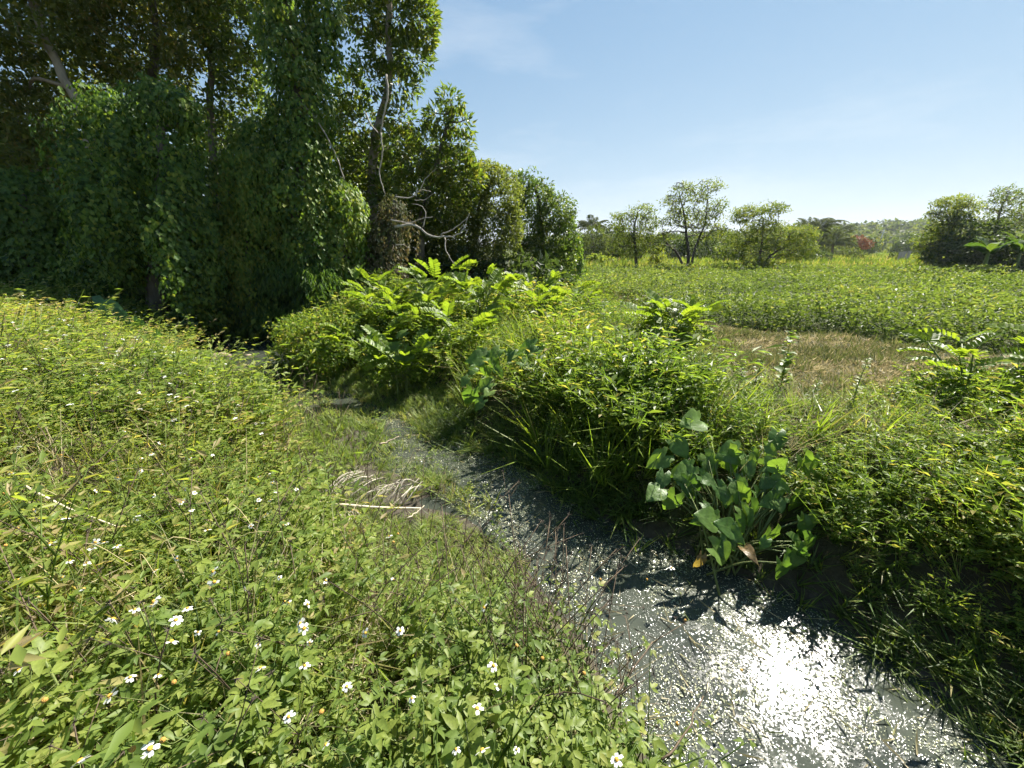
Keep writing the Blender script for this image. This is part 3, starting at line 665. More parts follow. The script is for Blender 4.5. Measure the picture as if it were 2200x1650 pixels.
make_tree("vine_pillar", "small round-topped vine pillar at the end of the tree row", P3([(1232, 600), (1232, 550), (1234, 515)], 17), .1,
          [blob(1234, 525, 17, 16, 20), blob(1226, 560, 17, 20, 32), blob(1240, 565, 17, 14, 25)], "vine_leaf", "bark", L=.13, nbr=8, group=VINES, cat="vine", crown_name="vine_foliage", mode='drape', Wf=.8, lai=1.7, gap=.38, seed=14, tint=(.45, .2))

# shrubs along the foot of the trees
SHR = "shrubs at the foot of the trees"
def shrub(name, label, blobs, mat, L, group=SHR, cat="shrub", nbr=14, Wf=.4, **kw):
    b = blobs[0]; x, y = b[0], b[1]; z = gz(x, y)
    return make_tree(name, label, [(x, y, z), (x + .05, y, z + .3 * (b[2] - z) + .1), (x, y, max(b[2], z + .3))], .04, blobs, mat, "bark", L=L, nbr=nbr, group=group, cat=cat, crown_name="foliage", tipr=.006, Wf=Wf, **kw)
shrub("narrow_leaf_shrub", "dark shrub of hanging narrow leaves above the upper pool", [blob(640, 600, 9.6, 90, 60), blob(560, 650, 9.5, 70, 60), blob(690, 630, 9.3, 60, 60), blob(620, 690, 9.3, 80, 45), blob(540, 710, 9.4, 60, 30), blob(700, 690, 9.0, 60, 50)], "vine_leaf", .16, mode='drape', Wf=.24, lai=1.7, gap=.4, seed=20, tint=(.35, .2))
shrub("pale_leaf_shrub", "grey-green sunlit bush at the foot of the brown vine column", [blob(820, 610, 9.9, 42, 30), blob(795, 630, 9.8, 40, 30), blob(780, 660, 9.6, 40, 30)], "weed_leaf", .08, lai=1.6, gap=.4, seed=21, tint=(.45, .2))
shrub("creeping_shrub", "dark leafy bank of creeper left of the upper pool", [blob(470, 650, 9.6, 80, 60), blob(410, 620, 9.6, 70, 60), blob(350, 660, 9.6, 80, 50)], "vine_leaf", .09, mode='drape', Wf=.7, lai=1.5, gap=.4, seed=22, tint=(.35, .2))
shrub("creekside_bush", "sunlit leafy bush on the creek corner left of the candle bushes", [blob(660, 730, 6.3, 55, 45), blob(705, 760, 5.9, 50, 45), blob(620, 770, 6.3, 36, 34), blob(640, 700, 6.9, 55, 30), blob(720, 705, 6.6, 55, 40)], "bank_leaf", .065, lai=1.1, gap=.47, seed=23, tint=(.55, .25), Wf=.45, fill=.3, ragged=.8)
# shaded wood behind the front row, seen only as one dark mass
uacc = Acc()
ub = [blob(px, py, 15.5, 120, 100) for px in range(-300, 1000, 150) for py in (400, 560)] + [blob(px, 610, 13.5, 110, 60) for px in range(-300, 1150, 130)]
foliage(uacc, ub, .32, lai=1.1, Wf=.5, gap=.36, seed=30, tint=(.2, .15), fill=.4)  # low tint puts the shade of the deep gaps into the leaf colour
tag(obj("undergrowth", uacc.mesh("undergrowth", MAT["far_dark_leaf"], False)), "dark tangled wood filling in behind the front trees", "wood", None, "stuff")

# ------------------------------------------------------------------ field trees, far trees, hill
FT = "slender trees standing in the field"
def feather_tree(label, trunks, blobs, Y, L=.15, nbr=170, r0=.13, seed=0, lai=.55, mat="feather_leaf", gap=.48, bark="dark_bark", group=FT, tint=(.55, .25)):
    base = Vector(trunks[0][0]); base.z = gz(base.x, base.y) - .05
    root = thing("field_tree", label, "tree", base, group)
    b = np.array(base); lb = [tuple(np.array(q[:3]) - b) + tuple(q[3:]) for q in blobs]
    ta = Acc()
    for k, tr in enumerate(trunks):
        tr = [tuple(np.array(p_) - b) for p_ in tr]; tr[0] = (tr[0][0], tr[0][1], 0)
        branches(ta, tr, r0 * (1 if k == 0 else .75), lb, nbr // len(trunks), sides=4, tipr=.045, spread=1.0, rmul=1.6, r1=.04)
    obj("trunk", ta.mesh("trunk", MAT[bark]), root)
    ca_ = Acc(); foliage(ca_, lb, L, Wf=.4, lai=lai, gap=gap, gscale=1.9, seed=seed, tint=tint, fill=.5, ragged=.7)
    tag(obj("crown", ca_.mesh("crown", MAT[mat], False), root), kind="stuff")
    return root
Y0 = 29.0
feather_tree("smallest of the three field trees, low rounded crown nearest the wood", [P3([(1368, 580), (1366, 545), (1362, 500), (1370, 455)], Y0)],
             [blob(1378, 455, Y0, 34, 16), blob(1345, 470, Y0, 28, 14), blob(1395, 480, Y0, 32, 18), blob(1345, 500, Y0, 34, 20), blob(1378, 505, Y0, 38, 18), blob(1335, 530, Y0, 32, 20), blob(1405, 525, Y0, 34, 22), blob(1365, 540, Y0, 30, 16), blob(1322, 462, Y0, 12, 6)], Y0, seed=40)
feather_tree("tallest field tree, forked dark trunk and open airy crown", [P3([(1478, 580), (1478, 540), (1474, 500), (1470, 460), (1460, 420)], Y0), P3([(1482, 580), (1490, 545), (1500, 515), (1515, 480), (1520, 430)], Y0), P3([(1478, 565), (1455, 545), (1432, 522), (1422, 500)], Y0)],
             [blob(1470, 405, Y0, 34, 14), blob(1525, 400, Y0, 32, 14), blob(1445, 430, Y0, 28, 14), blob(1500, 425, Y0, 34, 14), blob(1545, 440, Y0, 22, 16), blob(1465, 455, Y0, 40, 14), blob(1525, 460, Y0, 34, 14), blob(1440, 475, Y0, 26, 12), blob(1495, 480, Y0, 44, 14), blob(1545, 490, Y0, 20, 14), blob(1520, 505, Y0, 30, 10), blob(1428, 505, Y0, 20, 14)], Y0, seed=41, lai=.42, gap=.5, nbr=190)
feather_tree("wide field tree with layered crown sweeping right to the far palms", [P3([(1628, 582), (1632, 550), (1638, 515), (1640, 470)], Y0), P3([(1634, 575), (1652, 552), (1680, 535), (1710, 520)], Y0)],
             [blob(1610, 455, Y0, 40, 12), blob(1665, 448, Y0, 32, 14), blob(1590, 470, Y0, 26, 10), blob(1640, 485, Y0, 44, 18), blob(1595, 510, Y0, 40, 18), blob(1680, 505, Y0, 44, 20), blob(1725, 505, Y0, 36, 20), blob(1640, 525, Y0, 46, 16), blob(1700, 540, Y0, 46, 20), blob(1580, 540, Y0, 34, 16), blob(1740, 535, Y0, 22, 18), blob(1620, 560, Y0, 40, 14), blob(1660, 572, Y0, 36, 10)], Y0, seed=42, lai=.65, gap=.45)

BGT = "bushes and trees lining the far side of the field"
def far_bush(name, label, blobs, mat, L, cat="bush", group=BGT, lai=1.1, tint=(.5, .22), gap=.4, seed=0):
    x, y = blobs[0][0], blobs[0][1]; z = gz(x, y)
    base = np.array([x, y, z - .05]); root = thing(name, label, cat, base, group)
    lb = [tuple(np.array(q[:3]) - base) + tuple(q[3:]) for q in blobs]
    ta = Acc(); branches(ta, [(0, 0, 0), (.1, 0, lb[0][2] * .5), (0, 0, max(lb[0][2], .3))], max(.05, lb[0][5] * .1), lb, 10, sides=4, tipr=.02)
    obj("trunk", ta.mesh("trunk", MAT["bark"]), root)
    ca_ = Acc(); foliage(ca_, lb, L, Wf=.55, lai=lai, gap=gap, gscale=.8, seed=seed, tint=tint, fill=.2, ragged=.35)
    tag(obj("crown", ca_.mesh("crown", MAT[mat], False), root), kind="stuff")
    return root
far = [
 ("grey-green bush beside the end of the wood", [(1275, 520, 45, 34, 32), (1262, 545, 45, 22, 22)], "far_leaf", .3, .4),
 ("grey-brown scrub tree behind the smallest field tree", [(1315, 515, 48, 38, 34), (1345, 535, 48, 36, 26)], "far_leaf", .3, .25),
 ("low round yellow-green bush left of the field trees", [(1280, 560, 36, 22, 14), (1300, 565, 36, 20, 12)], "feather_leaf", .28, .5),
 ("bright green sapling between the two tallest field trees' trunks", [(1412, 548, 33, 14, 16), (1405, 562, 33, 12, 12)], "feather_leaf", .26, .85),
 ("dark thicket behind the tallest field tree", [(1445, 530, 55, 36, 26), (1500, 528, 55, 40, 28)], "far_dark_leaf", .35, .5),
 ("brownish thicket between the tallest and the widest field tree", [(1550, 520, 60, 36, 30), (1580, 535, 58, 30, 22)], "far_leaf", .38, .3),
 ("blue-grey round bush left of the widest field tree's trunk", [(1555, 545, 42, 24, 18), (1580, 552, 42, 20, 14)], "far_dark_leaf", .3, .7),
 ("wide dark bush below the drooping right side of the widest field tree", [(1690, 548, 44, 32, 18), (1730, 550, 44, 30, 16)], "far_dark_leaf", .3, .6),
 ("small dark bush right of the widest field tree", [(1765, 552, 48, 22, 11)], "far_dark_leaf", .3, .4),
 ("tall dull green tree behind the palms", [(1745, 515, 75, 36, 26), (1715, 500, 75, 26, 20)], "far_leaf", .45, .4),
 ("broad green tree right of the palms", [(1800, 525, 80, 30, 26), (1785, 505, 80, 22, 18)], "far_leaf", .45, .45),
 ("round grey-green bush alone at the field's far edge", [(1838, 547, 50, 18, 12)], "far_leaf", .28, .5),
 ("low bush beside the leaning boards", [(1922, 552, 52, 14, 8)], "far_leaf", .26, .4),
 ("dark domed tree in front of the hill, left of the right-hand thicket", [(1960, 525, 95, 30, 20), (1940, 535, 95, 22, 14)], "far_dark_leaf", .55, .5),
 ("dark round tree touching the rust-red tree", [(1872, 525, 85, 18, 16)], "far_dark_leaf", .45, .5),
 ("grey-green tree on the field edge below the hill", [(1815, 545, 70, 22, 14)], "far_leaf", .4, .55),
]
for k, (lab, bl, mt, L_, tn) in enumerate(far):
    far_bush("far_bush" if bl[0][3] < 25 else "far_tree", lab, [blob(*b_) for b_ in bl], mt, L_, cat="bush" if bl[0][3] < 25 else "tree", tint=(tn, .2), seed=60 + k)
far_bush("red_tree", "small rust-red leaved tree in front of the wooded hill", [blob(1840, 518, 82, 18, 12), blob(1858, 524, 82, 16, 10), blob(1828, 528, 82, 14, 10)], "red_leaf", .4, cat="tree", seed=90)

tl = Acc(); tb = []
for k in range(46):
    px = rng.uniform(1245, 1800); Yk = rng.uniform(58, 95); tb.append(blob(px, rng.uniform(522, 540), Yk, rng.uniform(14, 28), rng.uniform(12, 22)))
for k, b_ in enumerate(tb): foliage(tl, [b_], .5, Wf=.55, lai=.9, gap=.36, gscale=.5, seed=500 + k, tint=(rng.uniform(.2, .6), .2), fill=.1, ragged=.5)
tag(obj("treeline", tl.mesh("treeline", MAT["far_leaf"], False)), "continuous belt of scrub behind the field trees", "scrub", None, "stuff")
# palms
def frond_mesh(name, mat, length=2.2, nl=18, lw=.09, ll=.55, droop=.9, hang=.5):
    a = Acc(); ts = np.linspace(0, 1, 9)
    path = np.c_[length * (ts - .25 * droop * ts ** 2), 0 * ts, length * (.35 * ts - droop * .55 * ts ** 2)]
    tube(a, path, np.linspace(.035, .008, 9) * length / 2.2, 4, .2)
    for s in (-1, 1):
        t_ = np.linspace(.12, .98, nl); pos = np.c_[np.interp(t_, ts, path[:, 0]), 0 * t_, np.interp(t_, ts, path[:, 2])]
        d = np.c_[.5 + 0 * t_, s * np.ones(nl), -hang * np.ones(nl)] + rng.normal(scale=.1, size=(nl, 3))
        leaves(a, TL2, pos, d, np.tile([0, 0, 1.0], (nl, 1)), ll * np.sin(np.pi * (t_ * .8 + .15)) + .08, lw, rng.random(nl))
    return a.mesh(name, MAT[mat], False)
PF = [frond_mesh("palm_frond", "palm_leaf", 3.2 + .4 * k, 26, .09, .8, .7 + .25 * k, .7) for k in range(3)]
for px, py, Yp, lab in [(1762, 492, 62, "tallest palm, rising just right of the widest field tree"), (1742, 494, 66, "palm half hidden behind the widest field tree"), (1790, 525, 58, "short palm with hanging fronds near the far bushes"), (1272, 488, 60, "palm top showing above the bush at the end of the wood"), (1800, 500, 90, "small distant palm at the foot of the wooded hill")]:
    c = np.array(Wd(px, py, Yp)); z = gz(c[0], c[1]); root = thing("palm_tree", lab, "palm", (c[0], c[1], z - .1), "palms on the far side of the field")
    a = Acc(); hh = c[2] - z + .1; tube(a, smooth_path([(0, 0, 0), (.15, 0, hh * .4), (.1, .05, hh * .75), (0, 0, hh)], 4), np.linspace(.2, .13, 13), 7)
    obj("trunk", a.mesh("trunk", MAT["bark"]), root)
    for k in range(15):
        o = obj("frond", PF[k % 3], root, (0, 0, hh)); o.rotation_euler = (rng.normal(0, .15), rng.uniform(-.95, .45), k * 2.4 + rng.normal(0, .2)); s_ = rng.uniform(.75, 1.1) * (1 if Yp < 80 else 1.2); o.scale = (s_,) * 3

# wooded hill
hx, hy = np.meshgrid(np.linspace(-120, 520, 81), np.linspace(120, 420, 41), indexing='ij')
def hill_h(x, y):
    return 13.0 * np.exp(-((x - 255) / 120) ** 2 - ((y - 265) / 75) ** 2) + 6 * np.exp(-((x - 60) / 120) ** 2 - ((y - 300) / 60) ** 2) + 9 * np.exp(-((x - 420) / 110) ** 2 - ((y - 240) / 80) ** 2)
hz = hill_h(hx, hy) + .3 - 1.2 * ((hy < 125) | (hy > 410) | (hx < -110) | (hx > 510))
ix = np.arange(hx.size).reshape(hx.shape); q = np.stack([ix[:-1, :-1], ix[1:, :-1], ix[1:, 1:], ix[:-1, 1:]], -1).reshape(-1, 4)
ha = Acc(); ha.add(np.stack([hx, hy, hz], -1), np.concatenate([q[:, [0, 1, 2]], q[:, [0, 2, 3]]]), .5)
solid_mat("hill_soil", (.04, .05, .02), (.07, .08, .03), scale=.2, rough=1.0, spec=0.0)
tag(obj("hill", ha.mesh("hill", MAT["hill_soil"])), "low wooded hill on the horizon", None, None, "structure")
fa = Acc(); fb = []
for k in range(820):
    x, y = rng.uniform(20, 470), rng.uniform(135, 330)
    hgt = hill_h(np.array(x), np.array(y))
    if hgt < 1.2 and y > 170: continue
    r_ = rng.uniform(3.0, 5.2); fb.append((x, y, float(hgt) + 2.6, r_, r_, r_ * .72))
for k, b_ in enumerate(fb):
    foliage(fa, [b_], 2.0, Wf=.7, lai=.7, gap=.30, gscale=.3, seed=200 + k, tint=(rng.uniform(.2, .75), .16), fill=.05, ragged=.35)
tag(obj("forest", fa.mesh("forest", MAT["far_leaf"], False)), "continuous forest covering the low far hill", "forest", None, "stuff")

# thicket and banana plants at the right edge of the field
RT = "thicket at the right edge of the field"
feather_tree("thin-leaved acacia leaning left at the front of the right-hand thicket", [P3([(2040, 585), (2035, 545), (2045, 495), (2060, 445)], 27.5)],
             [blob(2045, 435, 27.5, 42, 14), blob(2075, 450, 27.5, 30, 16), blob(2020, 460, 27.5, 30, 12), blob(2030, 485, 27.5, 42, 18), blob(2000, 520, 27.5, 36, 26), blob(2045, 520, 27.5, 40, 24), blob(1995, 548, 27.5, 28, 16)], 27.5, seed=43, lai=.7, group=RT)
feather_tree("tall sparse tree with pale branches at the right edge of the picture", [P3([(2150, 585), (2140, 520), (2145, 465), (2165, 420)], 29)],
             [blob(2160, 415, 29, 34, 16), blob(2130, 440, 29, 26, 14), blob(2190, 425, 29, 34, 18), blob(2150, 460, 29, 34, 16), blob(2215, 460, 29, 44, 26), blob(2180, 480, 29, 34, 20), blob(2270, 470, 29, 50, 50)], 29, seed=44, lai=.4, gap=.5, group=RT, bark="pale_bark", tint=(.4, .3))
far_bush("glossy_bush", "dark glossy round bush in the middle of the right-hand thicket", [blob(2060, 505, 27, 44, 36), blob(2040, 545, 26.5, 40, 30), blob(2095, 540, 26.5, 44, 34), blob(2130, 510, 27.5, 36, 34)], "far_dark_leaf", .24, group=RT, lai=1.5, tint=(.5, .3), seed=92)
far_bush("glossy_bush", "dark low bush under the banana leaves at the right edge", [blob(2150, 555, 25.5, 50, 26), blob(2210, 545, 25.5, 50, 36), blob(2280, 530, 25.5, 60, 50)], "far_dark_leaf", .24, group=RT, lai=1.4, tint=(.35, .25), seed=93)
def banana_leaf(L, W, droop, seed):
    a = Acc(); N = 14; t_ = np.linspace(0, 1, N)
    mid = np.c_[L * (t_ - .2 * droop * t_ ** 2), 0 * t_, L * (.45 * t_ - .6 * droop * t_ ** 2)]
    w = W * np.sin(np.pi * np.clip(t_ * .9 + .08, 0, 1)) ** .6; w[0] = .02; w[-1] = .02
    up = .18
    l_ = mid + np.c_[0 * t_, -w, w * up + rng.normal(0, .02, N)]; r_ = mid + np.c_[0 * t_, w, w * up + rng.normal(0, .02, N)]
    V = np.concatenate([mid, l_, r_]); f = []
    for i in range(N - 1): f += [(i, i + 1, N + i + 1), (i, N + i + 1, N + i), (i, 2 * N + i + 1, i + 1), (i, 2 * N + i, 2 * N + i + 1)]
    a.add(V, f, rng.uniform(.3, .7)); return a
for k, (px, py, Yp, lab, angs) in enumerate([(2118, 560, 24.5, "banana plant with one long leaf arching left over the dark bush", [(3.2, .25, 1.15), (2.7, .5, .9), (.5, .5, 1.1), (.1, .3, 1.0), (1.6, .75, .9), (4.0, .4, 1.0), (5.2, .5, 1), (2.2, .8, .8)]),
                                             (2185, 560, 24.5, "banana plant at the right edge with leaves crossing to the left", [(2.9, .6, 1.1), (3.4, .4, 1.0), (2.2, .8, 1), (.7, .6, 1.1), (4.6, .5, 1), (5.6, .4, 1), (1.3, .9, .9)])]):
    c = np.array(Wd(px, py, Yp)); z = gz(c[0], c[1]); root = thing("banana_plant", lab, "banana plant", (c[0], c[1], z - .05), RT)
    a = Acc(); tube(a, [(0, 0, 0), (.03, 0, .7), (0, .02, 1.5)], [.13, .11, .07], 8); obj("trunk", a.mesh("trunk", MAT["stem_green"]), root)
    for (yaw, lift, sc) in angs:
        la = banana_leaf(1.9 * sc, .24, rng.uniform(.6, 1.1), 0); o = obj("leaf", la.mesh("leaf", MAT["banana_leaf"]), root, (0, 0, 1.35)); o.rotation_euler = (rng.normal(0, .2), -lift, yaw)
# leaning boards and pole in the field
c = G(1938, 572, .5); root = thing("board_fence", "three weathered grey boards leaning together at the field's far edge", "boards", (Wd(1938, 560, 48)[0], 48, .5))
for k, (dx, h_, tl) in enumerate([(-.45, 1.35, .0), (-.05, 1.4, .06), (.42, 1.42, .2)]):
    a = Acc(); V = np.array([(x, y, z) for z in (-.2, h_) for y in (-.03, .03) for x in (-.19, .19)]); V[:, 0] += V[:, 2] * tl * .6
    a.add(V, [(0, 2, 1), (1, 2, 3), (4, 5, 6), (5, 7, 6), (0, 1, 5), (0, 5, 4), (2, 6, 7), (2, 7, 3), (0, 4, 6), (0, 6, 2), (1, 3, 7), (1, 7, 5)], .5)
    obj("board", a.mesh("board", MAT["grey_plank"], False), root, (dx, 0, 0))
c = Wd(1880, 545, 110); root = thing("utility_pole", "pale slanting pole standing before the wooded hill", "pole", (c[0], 110, gz(c[0], 110)))
a = Acc(); tube(a, [(0, 0, -.3), (.3, 0, 3), (.6, 0, 6.6)], [.17, .15, .12], 8); obj("post", a.mesh("post", MAT["concrete"]), root)
a = Acc(); tube(a, [(-.2, 0, 5.9), (1.3, 0, 6.0)], [.07, .07], 6); obj("crossarm", a.mesh("crossarm", MAT["concrete"]), root)

# ------------------------------------------------------------------ field creeper, rough grass, mown strip
def zone_pts(n, poly, power=1.0, margin=0.0):
    """random points in a polygon, denser towards the camera"""
    lo, hi = poly.min(0), poly.max(0); out = []; tot = 0
    while tot < n:
        # uniform in bearing and in log distance -> even cover on the picture
        a0 = np.arctan2(lo[0], max(hi[1], .1)); M = n * 2
        x = rng.uniform(lo[0], hi[0], M); y = rng.uniform(lo[1], hi[1], M)
        d = np.hypot(x, y); w = (np.min(np.hypot(lo[0] if lo[0] > 0 else 0, lo[1])) / d) ** power
        k = inpoly(x, y, poly) & (rng.random(M) < w)
        out.append(np.c_[x[k], y[k]]); tot += k.sum()
    return np.concatenate(out)[:n]
def field_height(p):
    e = polydist(p[:, 0], p[:, 1], FIELD)
    n_ = fbm(p * [1, 1.6], .8, 77, 3)
    n2_ = fbm(p * [.5, 1.3], .33, 79, 2)
    return (.06 + .16 * sstep(1.6, .3, e) + .28 * sstep(.3, .7, n_) + .3 * sstep(.4, .65, n2_)) * sstep(-.1, .35, e + (n_ - .5) * 1.1) + .03
facc = Acc()
for n_, pw, L0 in ((100000, 1.7, .052), (26000, .6, .1)):
    p2 = zone_pts(n_, FIELD, pw); d = np.hypot(p2[:, 0], p2[:, 1])
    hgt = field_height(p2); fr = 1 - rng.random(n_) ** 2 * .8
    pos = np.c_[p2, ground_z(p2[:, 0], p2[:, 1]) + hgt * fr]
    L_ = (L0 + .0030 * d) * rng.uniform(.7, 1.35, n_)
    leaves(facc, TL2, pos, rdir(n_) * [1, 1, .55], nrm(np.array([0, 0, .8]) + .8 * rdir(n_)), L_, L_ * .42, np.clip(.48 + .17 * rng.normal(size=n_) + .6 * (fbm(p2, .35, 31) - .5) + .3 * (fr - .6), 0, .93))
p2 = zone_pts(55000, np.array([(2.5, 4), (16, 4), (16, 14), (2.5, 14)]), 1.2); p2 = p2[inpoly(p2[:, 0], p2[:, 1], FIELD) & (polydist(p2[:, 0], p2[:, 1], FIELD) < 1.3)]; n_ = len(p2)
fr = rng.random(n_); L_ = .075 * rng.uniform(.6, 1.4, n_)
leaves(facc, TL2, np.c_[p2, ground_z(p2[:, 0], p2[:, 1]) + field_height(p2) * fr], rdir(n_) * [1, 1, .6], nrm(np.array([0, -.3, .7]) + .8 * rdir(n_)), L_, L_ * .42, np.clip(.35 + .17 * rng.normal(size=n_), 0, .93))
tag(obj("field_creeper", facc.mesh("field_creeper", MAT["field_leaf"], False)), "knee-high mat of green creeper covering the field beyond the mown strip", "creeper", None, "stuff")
# rough yellowish grass round the field trees
racc = Acc(); RG = np.array([(5, 26), (75, 26), (160, 60), (200, 120), (20, 120), (6, 60)])
p2 = zone_pts(36000, RG, 1.6); d = np.hypot(p2[:, 0], p2[:, 1])
k = (rng.random(len(p2)) < sstep(25.5, 31, p2[:, 1] + 3 * (fbm(p2, .2, 4) - .5))); p2, d = p2[k], d[k]; n_ = len(p2)
pos = np.c_[p2, ground_z(p2[:, 0], p2[:, 1])]
L_ = rng.uniform(.35, .75, n_) * (1 + .004 * d)
leaves(racc, TB1, pos, nrm(np.array([0, 0, 1.0]) + .45 * rdir(n_)), rdir(n_), L_, .035 + .002 * d, np.clip(.5 + .9 * (fbm(p2 * [.5, 1], .18, 8) - .42) + .18 * rng.normal(size=n_), 0, 1))
tag(obj("rough_grass", racc.mesh("rough_grass", MAT["grass_blade"], False)), "rough yellowing grass around the field trees", "grass", None, "stuff")
# mown strip: straw litter and regrowth
macc = Acc(); M2 = np.concatenate([MOWN])
p2 = zone_pts(60000, MOWN, 1.4); ed = polydist(p2[:, 0], p2[:, 1], MOWN); p2 = p2[ed > .5 * fbm(p2, 1.5, 140, 2) - .12]; n_ = len(p2); cl = fbm(p2 * [1, 1.8], 1.6, 15, 3)
lit = rng.random(n_) < .38 + .5 * sstep(.42, .58, fbm(p2 * [.7, 1.6], .9, 18, 3))
pos = np.c_[p2, ground_z(p2[:, 0], p2[:, 1]) + np.where(lit, .06 * sstep(.4, .7, cl) * rng.random(n_), 0)]
dd = np.where(lit[:, None], rdir(n_) * [1, 1, .22], nrm(np.array([0, 0, .8]) + .8 * rdir(n_)))
L_ = np.where(lit, rng.uniform(.05, .17, n_), rng.uniform(.04, .12, n_) + .1 * sstep(.5, .75, cl))
leaves(macc, TB1, pos, dd, nrm(np.array([0, 0, 1.0]) + .5 * rdir(n_)), L_, .006 + .0012 * np.hypot(p2[:, 0], p2[:, 1]), np.where(lit, np.clip(.62 + .22 * rng.normal(size=n_), .15, 1), np.clip(.08 + .12 * rng.normal(size=n_), 0, 1)))
p2 = zone_pts(5000, PATHW, 1.0); n_ = len(p2)
leaves(macc, TB1, np.c_[p2, ground_z(p2[:, 0], p2[:, 1])], rdir(n_) * [1, 1, .3], nrm(np.array([0, 0, 1.0]) + .5 * rdir(n_)), .3, .02, np.clip(.5 + .2 * rng.normal(size=n_), 0, 1))
p2 = zone_pts(26000, np.array([(2.6, 3.2), (11, 3.2), (11, 11), (2.6, 11)]), 1.0); md2 = np.where(inpoly(p2[:, 0], p2[:, 1], MOWN), 1, -1) * polydist(p2[:, 0], p2[:, 1], MOWN); p2 = p2[(np.abs(md2) < .7) & (fbm(p2, 1.8, 141, 2) > .42) | (md2 > 0) & (fbm(p2 * [.6, 1.5], 1.3, 142, 2) > .62)]; n_ = len(p2)
leaves(macc, TB1, np.c_[p2, ground_z(p2[:, 0], p2[:, 1])], nrm(np.array([0, 0, .8]) + .9 * rdir(n_)), rdir(n_), rng.uniform(.08, .2, n_), .012, np.clip(.06 + .1 * rng.normal(size=n_), 0, 1))
tag(obj("mown_grass", macc.mesh("mown_grass", MAT["straw_blade"], False)), "mown strip of straw and short green regrowth beside the field creeper", "grass", None, "stuff")

# ------------------------------------------------------------------ plant templates
def bidens(tpl, h=.45, nodes=6, seed=0, leaf=.085, wid=.42, sides=3, branch=2):
    """weed stem with opposite three-part leaves"""
    a = Acc()
    def axis(p0, d0, hh, nn):
        ts = np.linspace(0, 1, nn + 1); d0 = np.array(d0, float)
        bend = rng.normal(scale=.12, size=3) * [1, 1, 0]
        path = np.array([np.array(p0) + d0 * hh * t + bend * hh * t * t for t in ts])
        (tube(a, path, np.linspace(.0035, .0015, nn + 1), 3, .12) if sides == 3 else ribbon(a, path[::2] if nn % 2 == 0 else path, np.linspace(.0045, .002, len(path[::2] if nn % 2 == 0 else path)), .12))
        az = rng.uniform(0, 6.28)
        for i in range(1, nn + 1):
            az += 1.57 + rng.normal(0, .25); sz = leaf * (1.15 - .55 * (i / nn)) * rng.uniform(.75, 1.25)
            for s in (0, np.pi):
                A = az + s; o = np.array([np.cos(A), np.sin(A), rng.uniform(-.1, .45)]); o /= np.linalg.norm(o)
                pt = path[i] + o * sz * .45
                ts_ = rng.uniform(.2, .75)
                for off, ss in ((0, 1.0), (.85, .72), (-.85, .72)):
                    dv = np.array([[np.cos(A + off), np.sin(A + off), o[2] - .25 + rng.normal(0, .15)]])
                    leaves(a, tpl, pt[None] if off == 0 else (pt - o * sz * .1)[None], dv, nrm(np.array([[0, 0, 1.0]]) + .35 * rdir(1)), sz * ss, sz * ss * wid * 1.05, ts_ + rng.normal(0, .06))
        return path
    p = axis((0, 0, 0), (rng.normal(0, .12), rng.normal(0, .12), 1), h, nodes)
    for k in range(branch):
        q_ = p[2 + k % max(1, nodes - 3)]; A = rng.uniform(0, 6.28); axis(q_, (.6 * np.cos(A), .6 * np.sin(A), .8), h * .5, max(2, nodes // 2))
    return a.arrays()
def narrow_weed(h=.5, n_=40, leaf=.06, wid=.26, tpl=TL2, tt=.5, spread=.35):
    """upright weed with alternate narrow leaves on several stems"""
    a = Acc()
    for k in range(4):
        dx = rng.normal(0, spread, 2); hh = h * rng.uniform(.6, 1.1)
        path = np.array([(dx[0] * hh * t ** 1.3, dx[1] * hh * t ** 1.3, hh * t) for t in np.linspace(0, 1, 5)])
        ribbon(a, path[::2], np.linspace(.005, .002, 3), .15)
        m_ = n_ // 4; t_ = rng.uniform(.2, 1, m_); pos = np.stack([np.interp(t_, np.linspace(0, 1, 5), path[:, i]) for i in range(3)], -1)
        A = rng.uniform(0, 6.28, m_); d = np.c_[np.cos(A), np.sin(A), rng.uniform(-.2, .8, m_)]
        L_ = leaf * rng.uniform(.6, 1.3, m_)
        leaves(a, tpl, pos, d, nrm(np.array([0, 0, 1.0]) + .5 * rdir(m_)), L_, L_ * wid * 1.2, np.clip(tt + .2 * rng.normal(size=m_), 0, .95))
    return a.arrays()
def grass_tuft(n_=14, h=.3, w=.006, lean=.5, tpls=TB, tt=.5):
    a = Acc()
    for k in range(n_):
        A = rng.uniform(0, 6.28); le = rng.uniform(.1, lean); o = np.array([[np.cos(A), np.sin(A), 0]])
        d = nrm(o * le + [0, 0, 1.0]); L_ = h * rng.uniform(.5, 1.2)
        leaves(a, tpls[rng.integers(3)], (o * rng.uniform(0, .02)), d, o - d * (o * d).sum(), L_, w * rng.uniform(.7, 1.3), np.clip(tt + .2 * rng.normal(), 0, 1))
    return a.arrays()
VNEAR = [bidens(TL8, rng.uniform(.28, .42), 5, leaf=.05, branch=2) for _ in range(6)]
NEARW = [bidens(TL4, rng.uniform(.28, .42), 5, leaf=.05, branch=2, sides=2) for _ in range(8)]
MIDW = [bidens(TL2, rng.uniform(.26, .42), 4, leaf=.06, branch=2, sides=2) for _ in range(8)]
FARW = [bidens(TL2, rng.uniform(.28, .42), 4, leaf=.08, branch=1, sides=2) for _ in range(6)]
NARROW = [narrow_weed(rng.uniform(.35, .5), 52, .066) for _ in range(6)]
NARROWN = [narrow_weed(rng.uniform(.3, .45), 44, .065, .28, TL4) for _ in range(6)]
TUFT = [grass_tuft(13, .15, .007, .9) for _ in range(6)]
TUFTF = [grass_tuft(8, .20, .011, .9) for _ in range(6)]
LEGGY = [bidens(TL4, rng.uniform(.5, .65), 5, leaf=.045, branch=3) for _ in range(5)]
